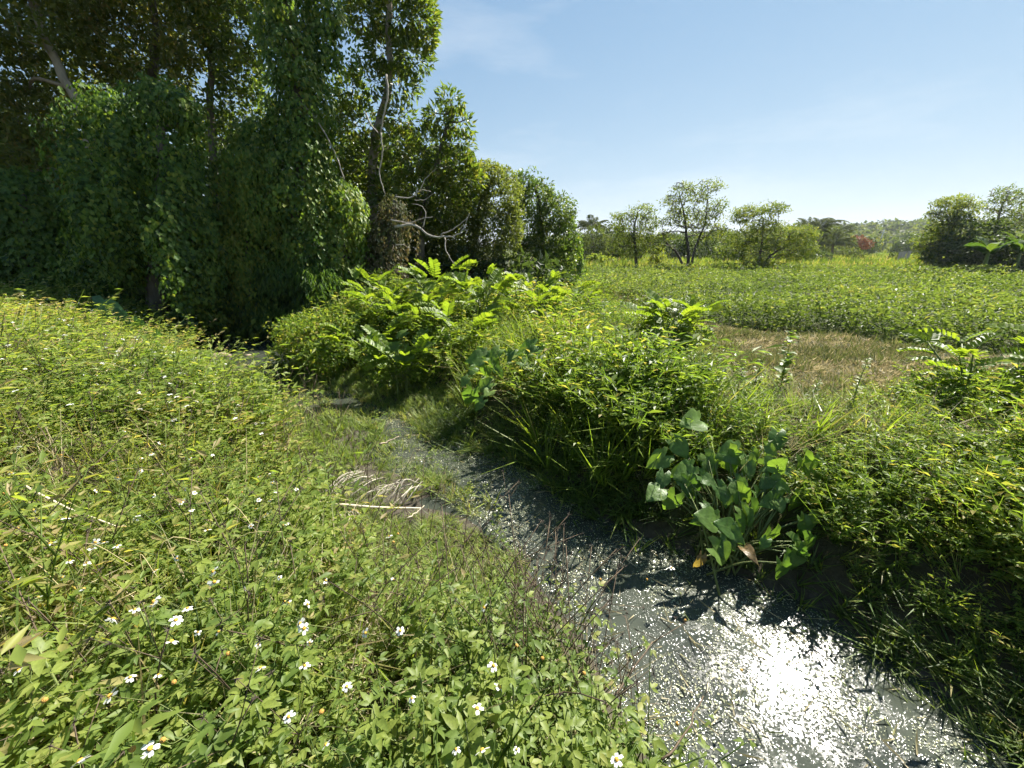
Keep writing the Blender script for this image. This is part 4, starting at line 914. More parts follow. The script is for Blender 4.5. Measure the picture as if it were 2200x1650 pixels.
DRYT = [grass_tuft(5, .42, .0035, .9, tt=.5) for _ in range(6)]
RBANK0 = np.array([(2.4, 1.2), (1.0, 2.5), (.2, 3.6), (-1, 5.5), (-3, 7), (-1, 9), (2.5, 8), (3.3, 5), (3.5, 3.5), (4, 2)])
TUFTL = [grass_tuft(9, .42, .006, .6, tt=.55) for _ in range(5)]
TALL = [grass_tuft(16, .62, .012, .55, tt=.55) for _ in range(6)]

def jitter_pts(dens, x0, x1, y0, y1):
    n_ = int((x1 - x0) * (y1 - y0) * dens); return np.c_[rng.uniform(x0, x1, n_), rng.uniform(y0, y1, n_)]
def put(acc, tpls, p2, smin=.8, smax=1.2, tilt=.15, scale=None, dz=-.02, shift=0.0, shade=None):
    n_ = len(p2)
    if n_ == 0: return
    z = ground_z(p2[:, 0], p2[:, 1]); which = rng.integers(0, len(tpls), n_)
    sc = rng.uniform(smin, smax, n_) * (1 if scale is None else scale)
    sh = shift + (fbm(p2, .9, 44, 2) - .5) * .5 + rng.normal(0, .1, n_)
    for k, t in enumerate(tpls):
        m_ = which == k
        scatter(acc, t, np.c_[p2[m_], z[m_] + dz], rng.uniform(0, 6.28, m_.sum()), sc[m_], rng.normal(0, tilt, (m_.sum(), 2)), sh[m_])

# zone tests on the banks
EL_, ER_ = np.array(EL), np.array(ER)
CR_POLY = np.concatenate([EL_, ER_[::-1]])
MARSH = np.array([(-.1, 1.5), (.08, 2.0), (.05, 2.6), (-.25, 3.1), (-.8, 3.4), (-1.35, 4.0), (-2.2, 4.5), (-3.0, 4.95), (-3.7, 5.1), (-3.3, 4.6), (-2.7, 4.0), (-2.15, 3.2), (-1.75, 2.6), (-1.3, 2.15), (-.85, 1.75), (-.45, 1.4)])
MARSH2 = np.array([(-.55, 4.0), (-1.0, 3.95), (-1.3, 4.35), (-2.0, 4.95), (-2.9, 5.45), (-3.8, 6.0), (-4.1, 6.7), (-3.2, 6.6), (-2.3, 6.0), (-1.4, 5.5), (-.7, 4.9)])
def on_left(p): # west of the creek centre line
    cx = np.interp(p[:, 1], [c[1] for c in CREEK], [c[0] for c in CREEK]); return p[:, 0] < cx

# ------------------------------------------------------------------ left bank: flowering weeds
lacc = Acc()
def left_filter(p, zmin=.10):
    z = ground_z(p[:, 0], p[:, 1])
    return on_left(p) & (z > zmin + .06 * (fbm(p, 3, 90) - .5)) & ~inpoly(p[:, 0], p[:, 1], MARSH)
p2 = jitter_pts(190, -3.2, .8, .15, 2.2); p2 = p2[left_filter(p2)]; p2 = p2[(np.hypot(p2[:, 0], p2[:, 1]) < 2.3) & (p2[:, 1] > .2)]
dv_ = np.hypot(p2[:, 0], p2[:, 1]); pv_ = p2[dv_ < 1.15]; p2 = p2[dv_ >= 1.15]
put(lacc, VNEAR, pv_, .75, 1.15, .35, scale=.45 + 1.0 * fbm(pv_, 2.0, 33, 2))
put(lacc, NEARW + NARROWN[:1], p2, .75, 1.15, .35, scale=.45 + 1.0 * fbm(p2, 2.0, 33, 2))
p2 = jitter_pts(150, -6.5, .6, .5, 5.0); p2 = p2[left_filter(p2)]; d = np.hypot(p2[:, 0], p2[:, 1]); p2 = p2[(d >= 2.2) & (d < 4.6)]
put(lacc, MIDW + NARROW[:1], p2, .75, 1.15, .35, scale=.45 + 1.05 * fbm(p2, 1.6, 33, 2))
p2 = jitter_pts(74, -13, -1.5, 1.5, 9.6); p2 = p2[left_filter(p2)]; d = np.hypot(p2[:, 0], p2[:, 1]); p2 = p2[(d >= 4.5) & (p2[:, 0] > -10.5) & (p2[:, 1] < 8.6)]
put(lacc, FARW + NARROW[:1], p2, .9, 1.4, .35, shift=.1, scale=.65 + .6 * fbm(p2, 1.4, 33, 2))
p2 = jitter_pts(110, -2.6, .4, .8, 4.6); p2 = p2[inpoly(p2[:, 0], p2[:, 1], MARSH) & (polydist(p2[:, 0], p2[:, 1], MARSH) < .25) & on_left(p2)]; p2 = p2[rng.random(len(p2)) < .3]; p2 = p2[~inpoly(p2[:, 0], p2[:, 1], Gp([(620, 1080), (760, 985), (950, 1025), (935, 1125), (740, 1160)], .06))]
put(lacc, MIDW, p2, .35, .7, .3)
p2 = jitter_pts(9, -6, .6, .9, 5); p2 = p2[left_filter(p2)]; p2 = p2[np.hypot(p2[:, 0], p2[:, 1]) > 1.7]; put(lacc, LEGGY, p2, .8, 1.2, .5, shift=.2)
p2 = jitter_pts(60, -6, .6, .5, 5); p2 = p2[left_filter(p2)]; p2 = p2[(fbm(p2, 1.2, 101, 2) > .45) & (np.hypot(p2[:, 0], p2[:, 1]) > 1.0)]
put(lacc, TUFTL, p2, .8, 1.4, .3, shift=.15)
p2 = jitter_pts(60, -9, .6, .8, 7); p2 = p2[left_filter(p2)]; p2 = p2[(fbm(p2, 1.0, 102, 2) > .55) & (np.hypot(p2[:, 0], p2[:, 1]) > 1.3)]
put(lacc, NARROW, p2, .8, 1.15, .4, shift=.34)
tag(obj("bank_weeds", lacc.mesh("bank_weeds", MAT["weed_leaf"], True)), "dense knee-high flowering weeds covering the near left bank", "weeds", None, "stuff")
# dry seed stalks and burrs among them
sacc = Acc(); bacc = Acc()
p2 = np.concatenate([jitter_pts(32, -5, .7, .5, 4.6), jitter_pts(190, .0, .78, .95, 1.62)])
p2 = p2[on_left(p2) & (ground_z(p2[:, 0], p2[:, 1]) > .03) & (np.hypot(p2[:, 0], p2[:, 1]) > .9)]
for x, y in p2:
    near_w = x > -.4 and 1.0 < y < 1.8; z = gz(x, y); hh = rng.uniform(.3, .6) * (1.15 if near_w else 1); le = rng.normal(0, .35, 2)
    path = smooth_path([(x, y, z), (x + le[0] * hh * .4, y + le[1] * hh * .4, z + hh * .55), (x + le[0] * hh, y + le[1] * hh, z + hh)], 2)
    tube(sacc, path, np.linspace(.0032, .0018, len(path)), 3)
    ends = [path[-1]]
    for k in range(rng.integers(1, 4)):
        a0 = path[2 + rng.integers(2)]; e = a0 + rng.normal(0, .07, 3) + [0, 0, .09]; tube(sacc, [a0, e], [.0015, .001], 3); ends.append(e)
    for e in ends:
        m_ = 9; dv = rdir(m_); leaves(bacc, TB1, np.tile(e, (m_, 1)), dv, rdir(m_), .016, .0034, .5)
tag(obj("seed_stalks", sacc.mesh("seed_stalks", MAT["stem_brown"])), "thin brown seed stalks among the bank weeds", "stalks", None, "stuff")
tag(obj("seed_burrs", bacc.mesh("seed_burrs", MAT["burr"], False)), "dark spiky seed burrs on dry stalks", "seed burrs", None, "stuff")
# dry tan grass standing and fallen among the weeds
dacc = Acc(); p2 = jitter_pts(75, -8, .6, .5, 6.5); p2 = p2[left_filter(p2)]; p2 = p2[(fbm(p2, 1.1, 120, 2) > .46) & (np.hypot(p2[:, 0], p2[:, 1]) > .9)]
put(dacc, DRYT, p2, .7, 1.3, .5)
p2 = jitter_pts(30, -1.2, 3.5, 2.4, 7.5); p2 = p2[inpoly(p2[:, 0], p2[:, 1], RBANK0)]; put(dacc, DRYT, p2, .7, 1.3, .4)
tag(obj("dry_grass", dacc.mesh("dry_grass", MAT["straw_blade"], False)), "thin dry tan grass mixed into the bank weeds", "grass", None, "stuff")
# long straw stems lying over the weeds at the left
st = Acc()
for k in range(60):
    x, y = rng.uniform(-4.2, -1.3), rng.uniform(.7, 3.0)
    z = gz(x, y); A = rng.normal(-.25, .6); L_ = rng.uniform(.2, .6); dv = np.array([np.cos(A), np.sin(A), 0])
    b0 = np.array([x, y, z + .15]); tube(st, smooth_path([b0, b0 + dv * L_ * .5 + [0, 0, rng.uniform(.1, .28)], b0 + dv * L_ + [0, 0, rng.uniform(.05, .35)]], 4), np.linspace(.0024, .001, 9), 3)
tag(obj("straw_stems", st.mesh("straw_stems", MAT["straw_stem"])), "long dry straw stems lying across the left bank weeds", "straw", None, "stuff")

# ------------------------------------------------------------------ marsh grass
FRP = Gp([(640, 1070), (760, 995), (930, 1025), (925, 1105), (740, 1135)], .06)
gacc2 = Acc()
p2 = jitter_pts(760, -4.3, .2, 1.2, 7); d = np.hypot(p2[:, 0], p2[:, 1])
inm = inpoly(p2[:, 0], p2[:, 1], MARSH) | inpoly(p2[:, 0], p2[:, 1], MARSH2)
dens = sstep(.30, .55, fbm(p2, 1.5, 55, 3) + .25 * sstep(.0, .1, ground_z(p2[:, 0], p2[:, 1])) - .04)
p2 = p2[inm & (rng.random(len(p2)) < dens) & ~(inpoly(p2[:, 0], p2[:, 1], FRP) & (rng.random(len(p2)) < .45))]; d = np.hypot(p2[:, 0], p2[:, 1])
put(gacc2, TUFT, p2[d < 3.6], .45, .95, .35, dz=-.01, shift=.02); put(gacc2, TUFTF, p2[d >= 3.6], .4, .8, .35, dz=-.01, shift=.02)
# sparse stranded tufts in the shallow creek bend
p2 = jitter_pts(420, -3.8, .4, 2.1, 5.8); p2 = p2[inpoly(p2[:, 0], p2[:, 1], CR_POLY) & (fbm(p2, 2.2, 66, 2) > .57 - .14 * sstep(2.6, 3.6, p2[:, 1]))]
put(gacc2, TUFTF, p2, .35, .75, .6, dz=.02, shift=.25)
tag(obj("marsh_grass", gacc2.mesh("marsh_grass", MAT["marsh_blade"], False)), "short wet grass filling the shallow marshy creek bend", "grass", None, "stuff")

# ------------------------------------------------------------------ right bank
RBANK = np.array([(2.6, .2), (2.35, .95), (2.1, 1.35), (1.85, 1.75), (1.45, 2.05), (.95, 2.3), (.5, 2.75), (.12, 3.5), (-.4, 3.85), (-.75, 4.5), (-1.3, 5.2), (-2.3, 6.0), (-3.3, 6.7), (-4.0, 7.2), (-4.6, 7.9), (-4.9, 8.8), (-3.5, 10.5), (-1, 12), (2.8, 14.5), (3.6, 11), (3.4, 8.4), (3.6, 6.2), (3.4, 5.0), (3.6, 4.1), (4.4, 3.7), (5.2, 4.0), (6, 3.6), (6, .2)])
racc2 = Acc()
HOLLOW = np.array([(.85, 2.45), (.75, 2.2), (1.1, 1.6), (1.9, 1.45), (2.05, 1.8), (1.95, 2.25), (1.6, 2.45)])
HOLLOW2 = np.array([(-.5, 3.75), (-.1, 3.5), (.15, 3.7), (.15, 4.05), (-.3, 4.4)])
def rfilter(p): return inpoly(p[:, 0], p[:, 1], RBANK) & ~inpoly(p[:, 0], p[:, 1], HOLLOW) & ~inpoly(p[:, 0], p[:, 1], HOLLOW2)
def rh(p): # plants are taller along the crest and at the right, lower by the water and the mown strip
    z = ground_z(p[:, 0], p[:, 1]); k = .45 + .6 * sstep(.06, .4, z)
    k *= .62 + .8 * sstep(.25, .75, fbm(p, 1.3, 71, 2))
    dm = polydist(p[:, 0], p[:, 1], MOWN)
    k *= .38 + .62 * sstep(.2, 1.9, dm)
    k *= 1 + .9 * sstep(1.3, .3, np.hypot(p[:, 0] - 4.4, p[:, 1] - 2.7)) + .5 * sstep(1.0, .2, np.hypot(p[:, 0] - 3.3, p[:, 1] - 1.9))
    k *= 1 - .5 * sstep(.9, .3, np.hypot((p[:, 0] - 2.1) * .8, p[:, 1] - 2.75))
    k *= 1 - .45 * sstep(.7, .1, polydist(p[:, 0], p[:, 1], ER_[4:], False)) * sstep(2.2, 1.2, p[:, 0])
    return k
p2 = jitter_pts(300, .0, 5.6, .6, 4.6); p2 = p2[rfilter(p2)]; d = np.hypot(p2[:, 0], p2[:, 1]); p2 = p2[d < 4.2]; p2 = p2[rng.random(len(p2)) < .85]
put(racc2, NARROWN[:1] + MIDW[:3] + NARROW + TUFT[:2] * 2, p2, .8, 1.2, .35, scale=rh(p2), shift=.12)
p2 = jitter_pts(76, -5, 6, 2.5, 14); p2 = p2[rfilter(p2)]; d = np.hypot(p2[:, 0], p2[:, 1]); p2 = p2[(d >= 4.1) & (rng.random(len(p2)) < 1 - .6 * sstep(6, 10, d))]
put(racc2, FARW[:3] + NARROW, p2, .9, 1.3, .25, scale=rh(p2), shift=.18)
tag(obj("creekside_weeds", racc2.mesh("creekside_weeds", MAT["bank_leaf"], False)), "tangled leafy weeds on the right bank of the creek", "weeds", None, "stuff")
# tall grass on the crest
tacc = Acc(); p2 = jitter_pts(75, -.6, 3.4, 2.6, 8.5)
p2 = p2[rfilter(p2)]; w_ = np.exp(-((p2[:, 0] - 1.1) / .9) ** 2 - ((p2[:, 1] - 4.4) / 1.5) ** 2) + .08; p2 = p2[rng.random(len(p2)) < w_ * 1.1]
put(tacc, TALL, p2, .75, 1.25, .25, scale=.4 + .6 * sstep(.3, 2.0, polydist(p2[:, 0], p2[:, 1], MOWN)))
p2 = jitter_pts(14, .1, 4, 1.1, 3.4); p2 = p2[rfilter(p2)]; put(tacc, TALL, p2, .3, .55, .5)
tag(obj("tall_grass", tacc.mesh("tall_grass", MAT["tall_grass_blade"], False)), "tall bright grass standing on the crest of the right bank", "grass", None, "stuff")
# trailing grass over the water edge at the right
eacc = Acc(); p2 = jitter_pts(520, -1.2, 3.8, .4, 4.4); dd = polydist(p2[:, 0], p2[:, 1], ER_, False)
p2 = p2[(dd < .5 + .3 * (fbm(p2, 2, 12) - .5)) & (rng.random(len(p2)) < sstep(.6, .0, dd) * .9)]; p2 = p2[~on_left(p2)]; p2 = p2[(ground_z(p2[:, 0], p2[:, 1]) > -.03) | (rng.random(len(p2)) < .3)]; p2 = p2[~inpoly(p2[:, 0], p2[:, 1], HOLLOW) | (rng.random(len(p2)) < .25)]
put(eacc, TUFT, p2, .7, 1.5, .7, dz=.0, shift=-.15)
tag(obj("waterside_grass", eacc.mesh("waterside_grass", MAT["grass_blade"], False)), "dark grass trailing into the water along the right bank", "grass", None, "stuff")

# ------------------------------------------------------------------ candle-bush (large pinnate leaves)
def pinnate(L=.6, pairs=10, arch=.5, seed=0):
    a = Acc(); ts = np.linspace(0, 1, 8)
    path = np.c_[L * (ts - .15 * arch * ts ** 2), 0 * ts, L * (.25 * ts - arch * .55 * ts ** 2)]
    tube(a, path, np.linspace(.006, .0025, 8), 4, .35)
    tl = np.linspace(.12, 1.0, pairs); tt = rng.uniform(.35, .7)
    for s in (-1, 1):
        pos = np.c_[np.interp(tl, ts, path[:, 0]), 0 * tl, np.interp(tl, ts, path[:, 2])]
        tilt = rng.uniform(.25, .6)
        d = np.c_[.35 + .25 * tl, s * np.ones(pairs), tilt * np.ones(pairs)] + rng.normal(0, .07, (pairs, 3))
        ll = L * (.19 + .05 * np.sin(np.pi * tl)) * rng.uniform(.9, 1.1, pairs)
        leaves(a, TLO, pos, d, np.tile([-.15, -s * tilt, 1.0], (pairs, 1)) + rng.normal(0, .1, (pairs, 3)), ll, L * .112, np.clip(tt + rng.normal(0, .08, pairs), 0, .97))
    return a.mesh("frond", MAT["senna_leaf"], False)
TLO = (np.array([(0, 0, 0), (.12, -.38, .03), (.12, .38, .03), (.8, -.48, .03), (.8, 0, -.03), (.8, .48, .03), (1, -.12, -.05), (1, .12, -.05), (.12, 0, 0)]),
       np.array([(0, 1, 8), (0, 8, 2), (1, 3, 4), (1, 4, 8), (8, 4, 5), (8, 5, 2), (3, 6, 4), (4, 6, 7), (4, 7, 5)]))
FR = [pinnate(rng.uniform(.34, .48), int(rng.integers(8, 11)), rng.uniform(.3, 1.0)) for _ in range(10)]
SEN = "bushes with large feather-shaped leaves on the far creek bank"
def senna(x, y, label, h=.8, n_=15, sc=1.0, spread=.55, up=.45):
    z = gz(x, y); h *= .8; root = thing("candle_bush", label, "bush", (x, y, z - .03), SEN)
    sa = Acc(); ends = []
    for k in range(8):
        A = k * 0.8 + rng.uniform(0, 1); r_ = rng.uniform(.3, 1) * spread; hh = h * rng.uniform(.65, 1.05)
        path = smooth_path([(0, 0, 0), (r_ * .35 * np.cos(A), r_ * .35 * np.sin(A), hh * .5), (r_ * np.cos(A), r_ * np.sin(A), hh)], 3)
        tube(sa, path, np.linspace(.016, .007, 7) , 5); ends.append((path, A))
    obj("stem", sa.mesh("stem", MAT["stem_green"]), root)
    fa_ = Acc(); foliage(fa_, [(0, 0, h * .38, spread * .8, spread * .8, h * .34), (spread * .5, 0, h * .3, spread * .5, spread * .5, h * .3), (-spread * .5, 0, h * .3, spread * .5, spread * .5, h * .3)], .06, Wf=.45, lai=.4, gap=.45, seed=int(abs(x * 37)), tint=(.5, .25), ragged=.6)
    tag(obj("foliage", fa_.mesh("foliage", MAT["bank_leaf"], False), root), kind="stuff")
    for k in range(n_ + 26):
        path, A = ends[k % 8]; p_ = path[-1 - (k // 8) % 4]
        o = obj("frond", FR[rng.integers(len(FR))], root, tuple(p_))
        o.rotation_euler = (rng.normal(0, .25), -rng.uniform(.05, up + .15) - .15 * ((k // 8) % 4 == 0) + .25 * ((k // 8) % 4 > 1), A + rng.normal(0, .9)); s_ = sc * rng.uniform(.8, 1.15); o.scale = (s_,) * 3
    return root
for x, y, lab, h_, n_, sc in [(-1.55, 5.35, "nearest candle bush, overhanging the marshy grass with big drooping fronds", .85, 20, 1.0), (-2.35, 6.3, "candle bush on the creek corner left of the nearest one", .7, 16, .95),
        (-.75, 6.1, "candle bush just right of the nearest one, behind the taro", .8, 16, .95), (-1.6, 6.9, "candle bush directly behind the nearest one", 1.0, 18, 1.0), (-.55, 7.3, "candle bush in the middle of the patch, brightest fronds", 1.1, 18, 1.05),
        (-1.55, 8.3, "tallest candle bush, frond tips rising before the dark wood", 1.3, 18, 1.1), (.45, 7.7, "candle bush right of the middle of the patch", .95, 16, 1.0), (-.6, 8.9, "candle bush at the back of the patch below the dead branches", 1.2, 16, 1.05),
        (.5, 9.3, "candle bush at the back right with two frond tips against the wood", 1.15, 16, 1.1), (1.3, 8.6, "rightmost candle bush of the main patch", .95, 16, 1.05), (-2.5, 7.5, "left back candle bush with one frond pointing left", 1.0, 15, 1.0), (-2.9, 8.6, "far left candle bush close to the brown vine column", 1.0, 14, .95),
        (2.45, 6.0, "candle bush standing apart at the corner of the mown strip", .85, 18, 1.0), (2.85, 6.35, "candle bush tucked behind the one at the corner of the mown strip", .8, 14, .9),
        (4.25, 3.35, "candle bush at the right edge of the picture with one raised frond", .75, 14, .75), (4.9, 3.1, "candle bush partly cut off by the right edge", .85, 14, .8)]:
    senna(x, y, lab, h_, n_, sc)

# ------------------------------------------------------------------ taro and elephant-ear plants
def heart_leaf(wide=1.0, fold=.14, droop=.22, wave=.03, mat="taro_leaf", tint=.5, lobe=.36):
    xs_ = np.array([-.0, .1, .25, .42, .6, .78, .92, 1.0]); w = np.array([.30, .40, .42, .37, .28, .16, .06, 0.0]) * wide
    V, idx_ = [], {}
    cols = (-1, -.5, 0, .5, 1)
    for i, x in enumerate(xs_):
        for j, c_ in enumerate(cols):
            y = w[i] * c_
            z = fold * abs(y) * (1.3 - x) + -droop * max(x, 0) ** 2 - .10 * (abs(c_) == 1) * wide * .3 + wave * math.sin(9 * x + 2 * c_) * abs(c_)
            idx_[i, j] = len(V); V.append((x, y, z))
    F_ = []
    for i in range(len(xs_) - 1):
        for j in range(4):
            a, b, c_, d = idx_[i, j], idx_[i + 1, j], idx_[i + 1, j + 1], idx_[i, j + 1]
            F_ += [(a, b, c_), (a, c_, d)]
    for s, (j0, j1) in ((-1, (0, 1)), (1, (4, 3))):   # the two basal lobes
        a, b, c0 = idx_[0, j0], idx_[0, j1], idx_[0, 2]
        p1 = len(V); V.append((-lobe * .55, s * .33 * wide, fold * .3 - .02)); p2_ = len(V); V.append((-lobe, s * .20 * wide, -.06)); p3 = len(V); V.append((-lobe * .5, s * .10 * wide, 0.0))
        t_ = [(a, b, p1), (b, p3, p1), (p1, p3, p2_), (b, c0, p3)]
        F_ += t_ if s < 0 else [q_[::-1] for q_ in t_]
    a = Acc(); a.add(V, F_, tint); return a.mesh("leaf", MAT[mat], True)
TARO = [heart_leaf(1.0 + .12 * rng.normal(), rng.uniform(.05, .35), rng.uniform(.1, .4), .03, "taro_leaf", t_) for t_ in (.15, .35, .5, .6, .75, .9)]
TARO_DRY = heart_leaf(.8, .5, .5, .08, "taro_leaf", 1.0)
ELE = [heart_leaf(1.15, .1, .25, .03, "elephant_leaf", t_) for t_ in (.2, .6)]
def put_leaf(root, mesh, b, tip, nref, base, r_=.006, stalkmat="stem_green", wsc=1.0):
    b, tip = np.array(b), np.array(tip); x = tip - b; L_ = np.linalg.norm(x); x /= L_
    n_ = np.array(nref, float); y = np.cross(n_, x); y /= np.linalg.norm(y); z = np.cross(x, y)
    M = Matrix(((x[0] * L_, y[0] * L_ * wsc, z[0] * L_, b[0]), (x[1] * L_, y[1] * L_ * wsc, z[1] * L_, b[1]), (x[2] * L_, y[2] * L_ * wsc, z[2] * L_, b[2]), (0, 0, 0, 1)))
    o = obj("leaf", mesh, root); o.matrix_local = M
    a = Acc(); m1 = base * .5 + b * .5 + np.array([0, 0, .12]) * np.linalg.norm(b - base); path = smooth_path([base, m1, b], 4)
    iv = np.array(M.inverted()); pl = (np.c_[path, np.ones(len(path))] @ iv.T)[:, :3]
    tube(a, pl, np.linspace(r_ * 1.5, r_ * .7, len(pl)) / L_, 5); obj("stalk", a.mesh("stalk", MAT[stalkmat]), o)
    return o
def taro(label, name, base, lst, zx, zy, zs, yfun, meshes, spread=.06, r_=.006, dry=(), grow=1.08):
    base = np.array([base[0], base[1], gz(base[0], base[1]) - .02]); root = thing(name, label, "taro plant", base, "large-leaved marsh plants")
    for k, (bx, by, tx, ty) in enumerate(lst):
        p0, q0 = zx + bx / zs, zy + by / zs; p1, q1 = zx + tx / zs, zy + ty / zs
        B = np.array(Wd(p0, q0, yfun(q0))) - base; dY = rng.uniform(-.10, .02)
        T = np.array(Wd(p1, q1, yfun(q0) + dY)) - base
        nn = np.array([rng.normal(.0, .25), -.8 + rng.normal(0, .2), .75]); T = B + (T - B) * grow
        put_leaf(root, TARO_DRY if k in dry else meshes[rng.integers(len(meshes))], B, T, nn, np.array([rng.normal(0, spread), rng.normal(0, spread), 0]), r_)
    return root
T1 = [(300, 430, 135, 540), (395, 300, 545, 480), (620, 100, 470, 130), (1350, 220, 1330, 390), (700, 450, 790, 690), (980, 385, 805, 440), (900, 450, 1040, 670), (1050, 480, 1115, 650), (1240, 345, 1350, 430), (1230, 520, 1415, 500), (470, 670, 600, 780),
      (580, 600, 410, 600), (640, 630, 790, 700), (960, 660, 1100, 840), (800, 730, 960, 960), (1270, 640, 1260, 770), (1340, 690, 1480, 760), (1650, 610, 1800, 740), (1590, 460, 1620, 640), (1330, 830, 1220, 890), (1330, 850, 1460, 945), (1560, 790, 1490, 960),
      (1100, 930, 1150, 1130), (770, 1040, 605, 980), (940, 1120, 800, 1060), (960, 1050, 1090, 1270), (860, 1150, 960, 1310), (810, 1230, 880, 1420), (1290, 1140, 1200, 1300), (1590, 1040, 1630, 1215), (1600, 1230, 1730, 1420), (1560, 1310, 1490, 1470), (1390, 1430, 1400, 1640), (290, 600, 250, 740),
      (250, 740, 145, 830), (390, 800, 290, 940), (640, 1370, 590, 1490), (1040, 1290, 1130, 1360), (1140, 770, 1190, 890), (660, 880, 740, 960), (1120, 400, 1190, 480), (520, 560, 410, 640), (1420, 560, 1500, 640)]
T1 += [(a_ + rng.uniform(-90, 90), b_ + rng.uniform(-60, 100), c_0 + rng.uniform(-90, 90), d_0 + rng.uniform(-40, 120)) for a_, b_, c_0, d_0 in T1[4:32]]
T1 = [(a_, b_, a_ + (c_0 - a_) * min(1, 190 / math.hypot(c_0 - a_, d_0 - b_)), b_ + (d_0 - b_) * min(1, 190 / math.hypot(c_0 - a_, d_0 - b_))) for a_, b_, c_0, d_0 in T1]
taro("large taro clump with grey-green arrow leaves overhanging the open water", "taro_plant", G(1560, 1195, .05)[:2], T1, 1360, 880, 4.343, lambda q: 1.75 + (1225 - q) / 325 * .85, TARO, .09, .005, dry=(36, 37))
T2 = [(1880, 700, 1770, 750), (1900, 730, 1830, 770), (1925, 700, 1968, 722), (1760, 750, 1690, 800), (1640, 730, 1580, 785), (1500, 735, 1565, 765), (1540, 775, 1415, 800), (1560, 810, 1540, 920), (1620, 850, 1665, 905), (1480, 850, 1440, 890), (1580, 950, 1475, 1000), (1430, 920, 1380, 975),
      (1460, 1000, 1412, 1105), (1530, 1070, 1470, 1135), (1590, 1000, 1540, 1035), (1800, 810, 1890, 855), (1700, 740, 1740, 790), (1560, 740, 1520, 800), (1600, 800, 1650, 850)]
taro("smaller taro clump midway along the right bank, leaves hanging to the marsh", "taro_plant", G(1080, 850, .2)[:2], T2, 550, 520, 3.143, lambda q: 3.85 + (870 - q) / 125 * .6, TARO, .12, .007)
T3 = [(700, 215, 915, 352), (850, 255, 945, 335), (990, 318, 1065, 395), (760, 290, 690, 350), (1150, 400, 1190, 470), (1300, 450, 1340, 492)]
taro("dark elephant-ear plant behind the crest of the flowering left bank", "elephant_ear", Wd(250, 700, 6.6)[:2], T3, 0, 600, 3.4375, lambda q: 6.5, ELE, .1, .012)
T4 = [(1300 + rng.uniform(-150, 140), 300 + rng.uniform(-100, 130)) for _ in range(22)]
T4 = [(a, b, a + rng.normal(0, 35), b + rng.uniform(20, 55)) for a, b in T4]
taro("round-leaved dark plant at the pool's shaded edge under the vines", "elephant_ear", Wd(390, 735, 8.0)[:2], T4, 0, 600, 3.4375, lambda q: 8.0 - (q - 690) * .006, ELE, .12, .01)
T5 = [(820 + rng.uniform(-130, 330), 690 + rng.uniform(-110, 90)) for _ in range(15)]
T5 = [(a, b, a + rng.uniform(-80, 60), b + rng.uniform(20, 60)) for a, b in T5]
taro("pale broad-leaved plant under the nearest candle bush", "broad_leaf_plant", (-1.5, 5.15), T5, 550, 520, 3.143, lambda q: 5.2 - (q - 740) * .004, [heart_leaf(.9, .1, .3, .03, "senna_leaf", t_) for t_ in (.1, .3)], .1, .006)

# ------------------------------------------------------------------ tall single weeds on the right bank
def tall_weed(px, py0, py1, Y, label, mat="bank_leaf", n_=60, leaf=.08, wid=.3, tt=.6):
    top = np.array(Wd(px, py0, Y)); z = gz(top[0], Y); root = thing("tall_weed", label, "weed", (top[0], Y, z - .02), "single tall weeds rising above the right bank")
    hh = top[2] - z; a = Acc(); path = smooth_path([(0, 0, 0), (rng.normal(0, .02), 0, hh * .5), (rng.normal(0, .03), 0, hh)], 4); tube(a, path, np.linspace(.007, .002, 9), 5)
    obj("stem", a.mesh("stem", MAT["stem_green"]), root)
    a = Acc(); t_ = rng.uniform(.15, 1, n_); pos = np.stack([np.interp(t_, np.linspace(0, 1, 9), path[:, i]) for i in range(3)], -1)
    A = rng.uniform(0, 6.28, n_); L_ = leaf * rng.uniform(.7, 1.2, n_) * (1.25 - .6 * t_)
    leaves(a, TL8, pos, np.c_[np.cos(A), np.sin(A), rng.uniform(-.1, .7, n_)], nrm(np.array([0, 0, 1.0]) + .4 * rdir(n_)), L_, L_ * wid * 1.2, np.clip(tt + .15 * rng.normal(size=n_), 0, .95))
    tag(obj("foliage", a.mesh("foliage", MAT[mat]), root), kind="stuff")
tall_weed(1708, 705, 840, 4.1, "tallest leafy weed stalk, standing before the mown strip", leaf=.11, wid=.5, n_=70)
tall_weed(1640, 752, 830, 4.0, "short leafy weed left of the tallest stalk", leaf=.09, wid=.4)
tall_weed(1868, 765, 950, 3.2, "thin stalk with small pale leaves right of the tallest weed", leaf=.05, wid=.35, n_=90, tt=.75)
tall_weed(1762, 815, 950, 3.3, "upright weed between the tallest stalk and the thin pale stalk", leaf=.06)
tall_weed(1300, 640, 720, 6.4, "dark upright weed left of the lone candle bush", leaf=.1, n_=90, tt=.3)
tall_weed(1595, 790, 880, 3.9, "bushy weed at the near corner of the mown strip", leaf=.07, n_=90, tt=.5)
tall_weed(2095, 940, 1060, 2.35, "broad-leaved stalk catching light near the right edge", leaf=.12, wid=.55, n_=40, tt=.7)
tall_weed(1880, 1040, 1120, 2.3, "narrow-leaved weed right of the large taro", leaf=.09, wid=.25, n_=50, tt=.75)
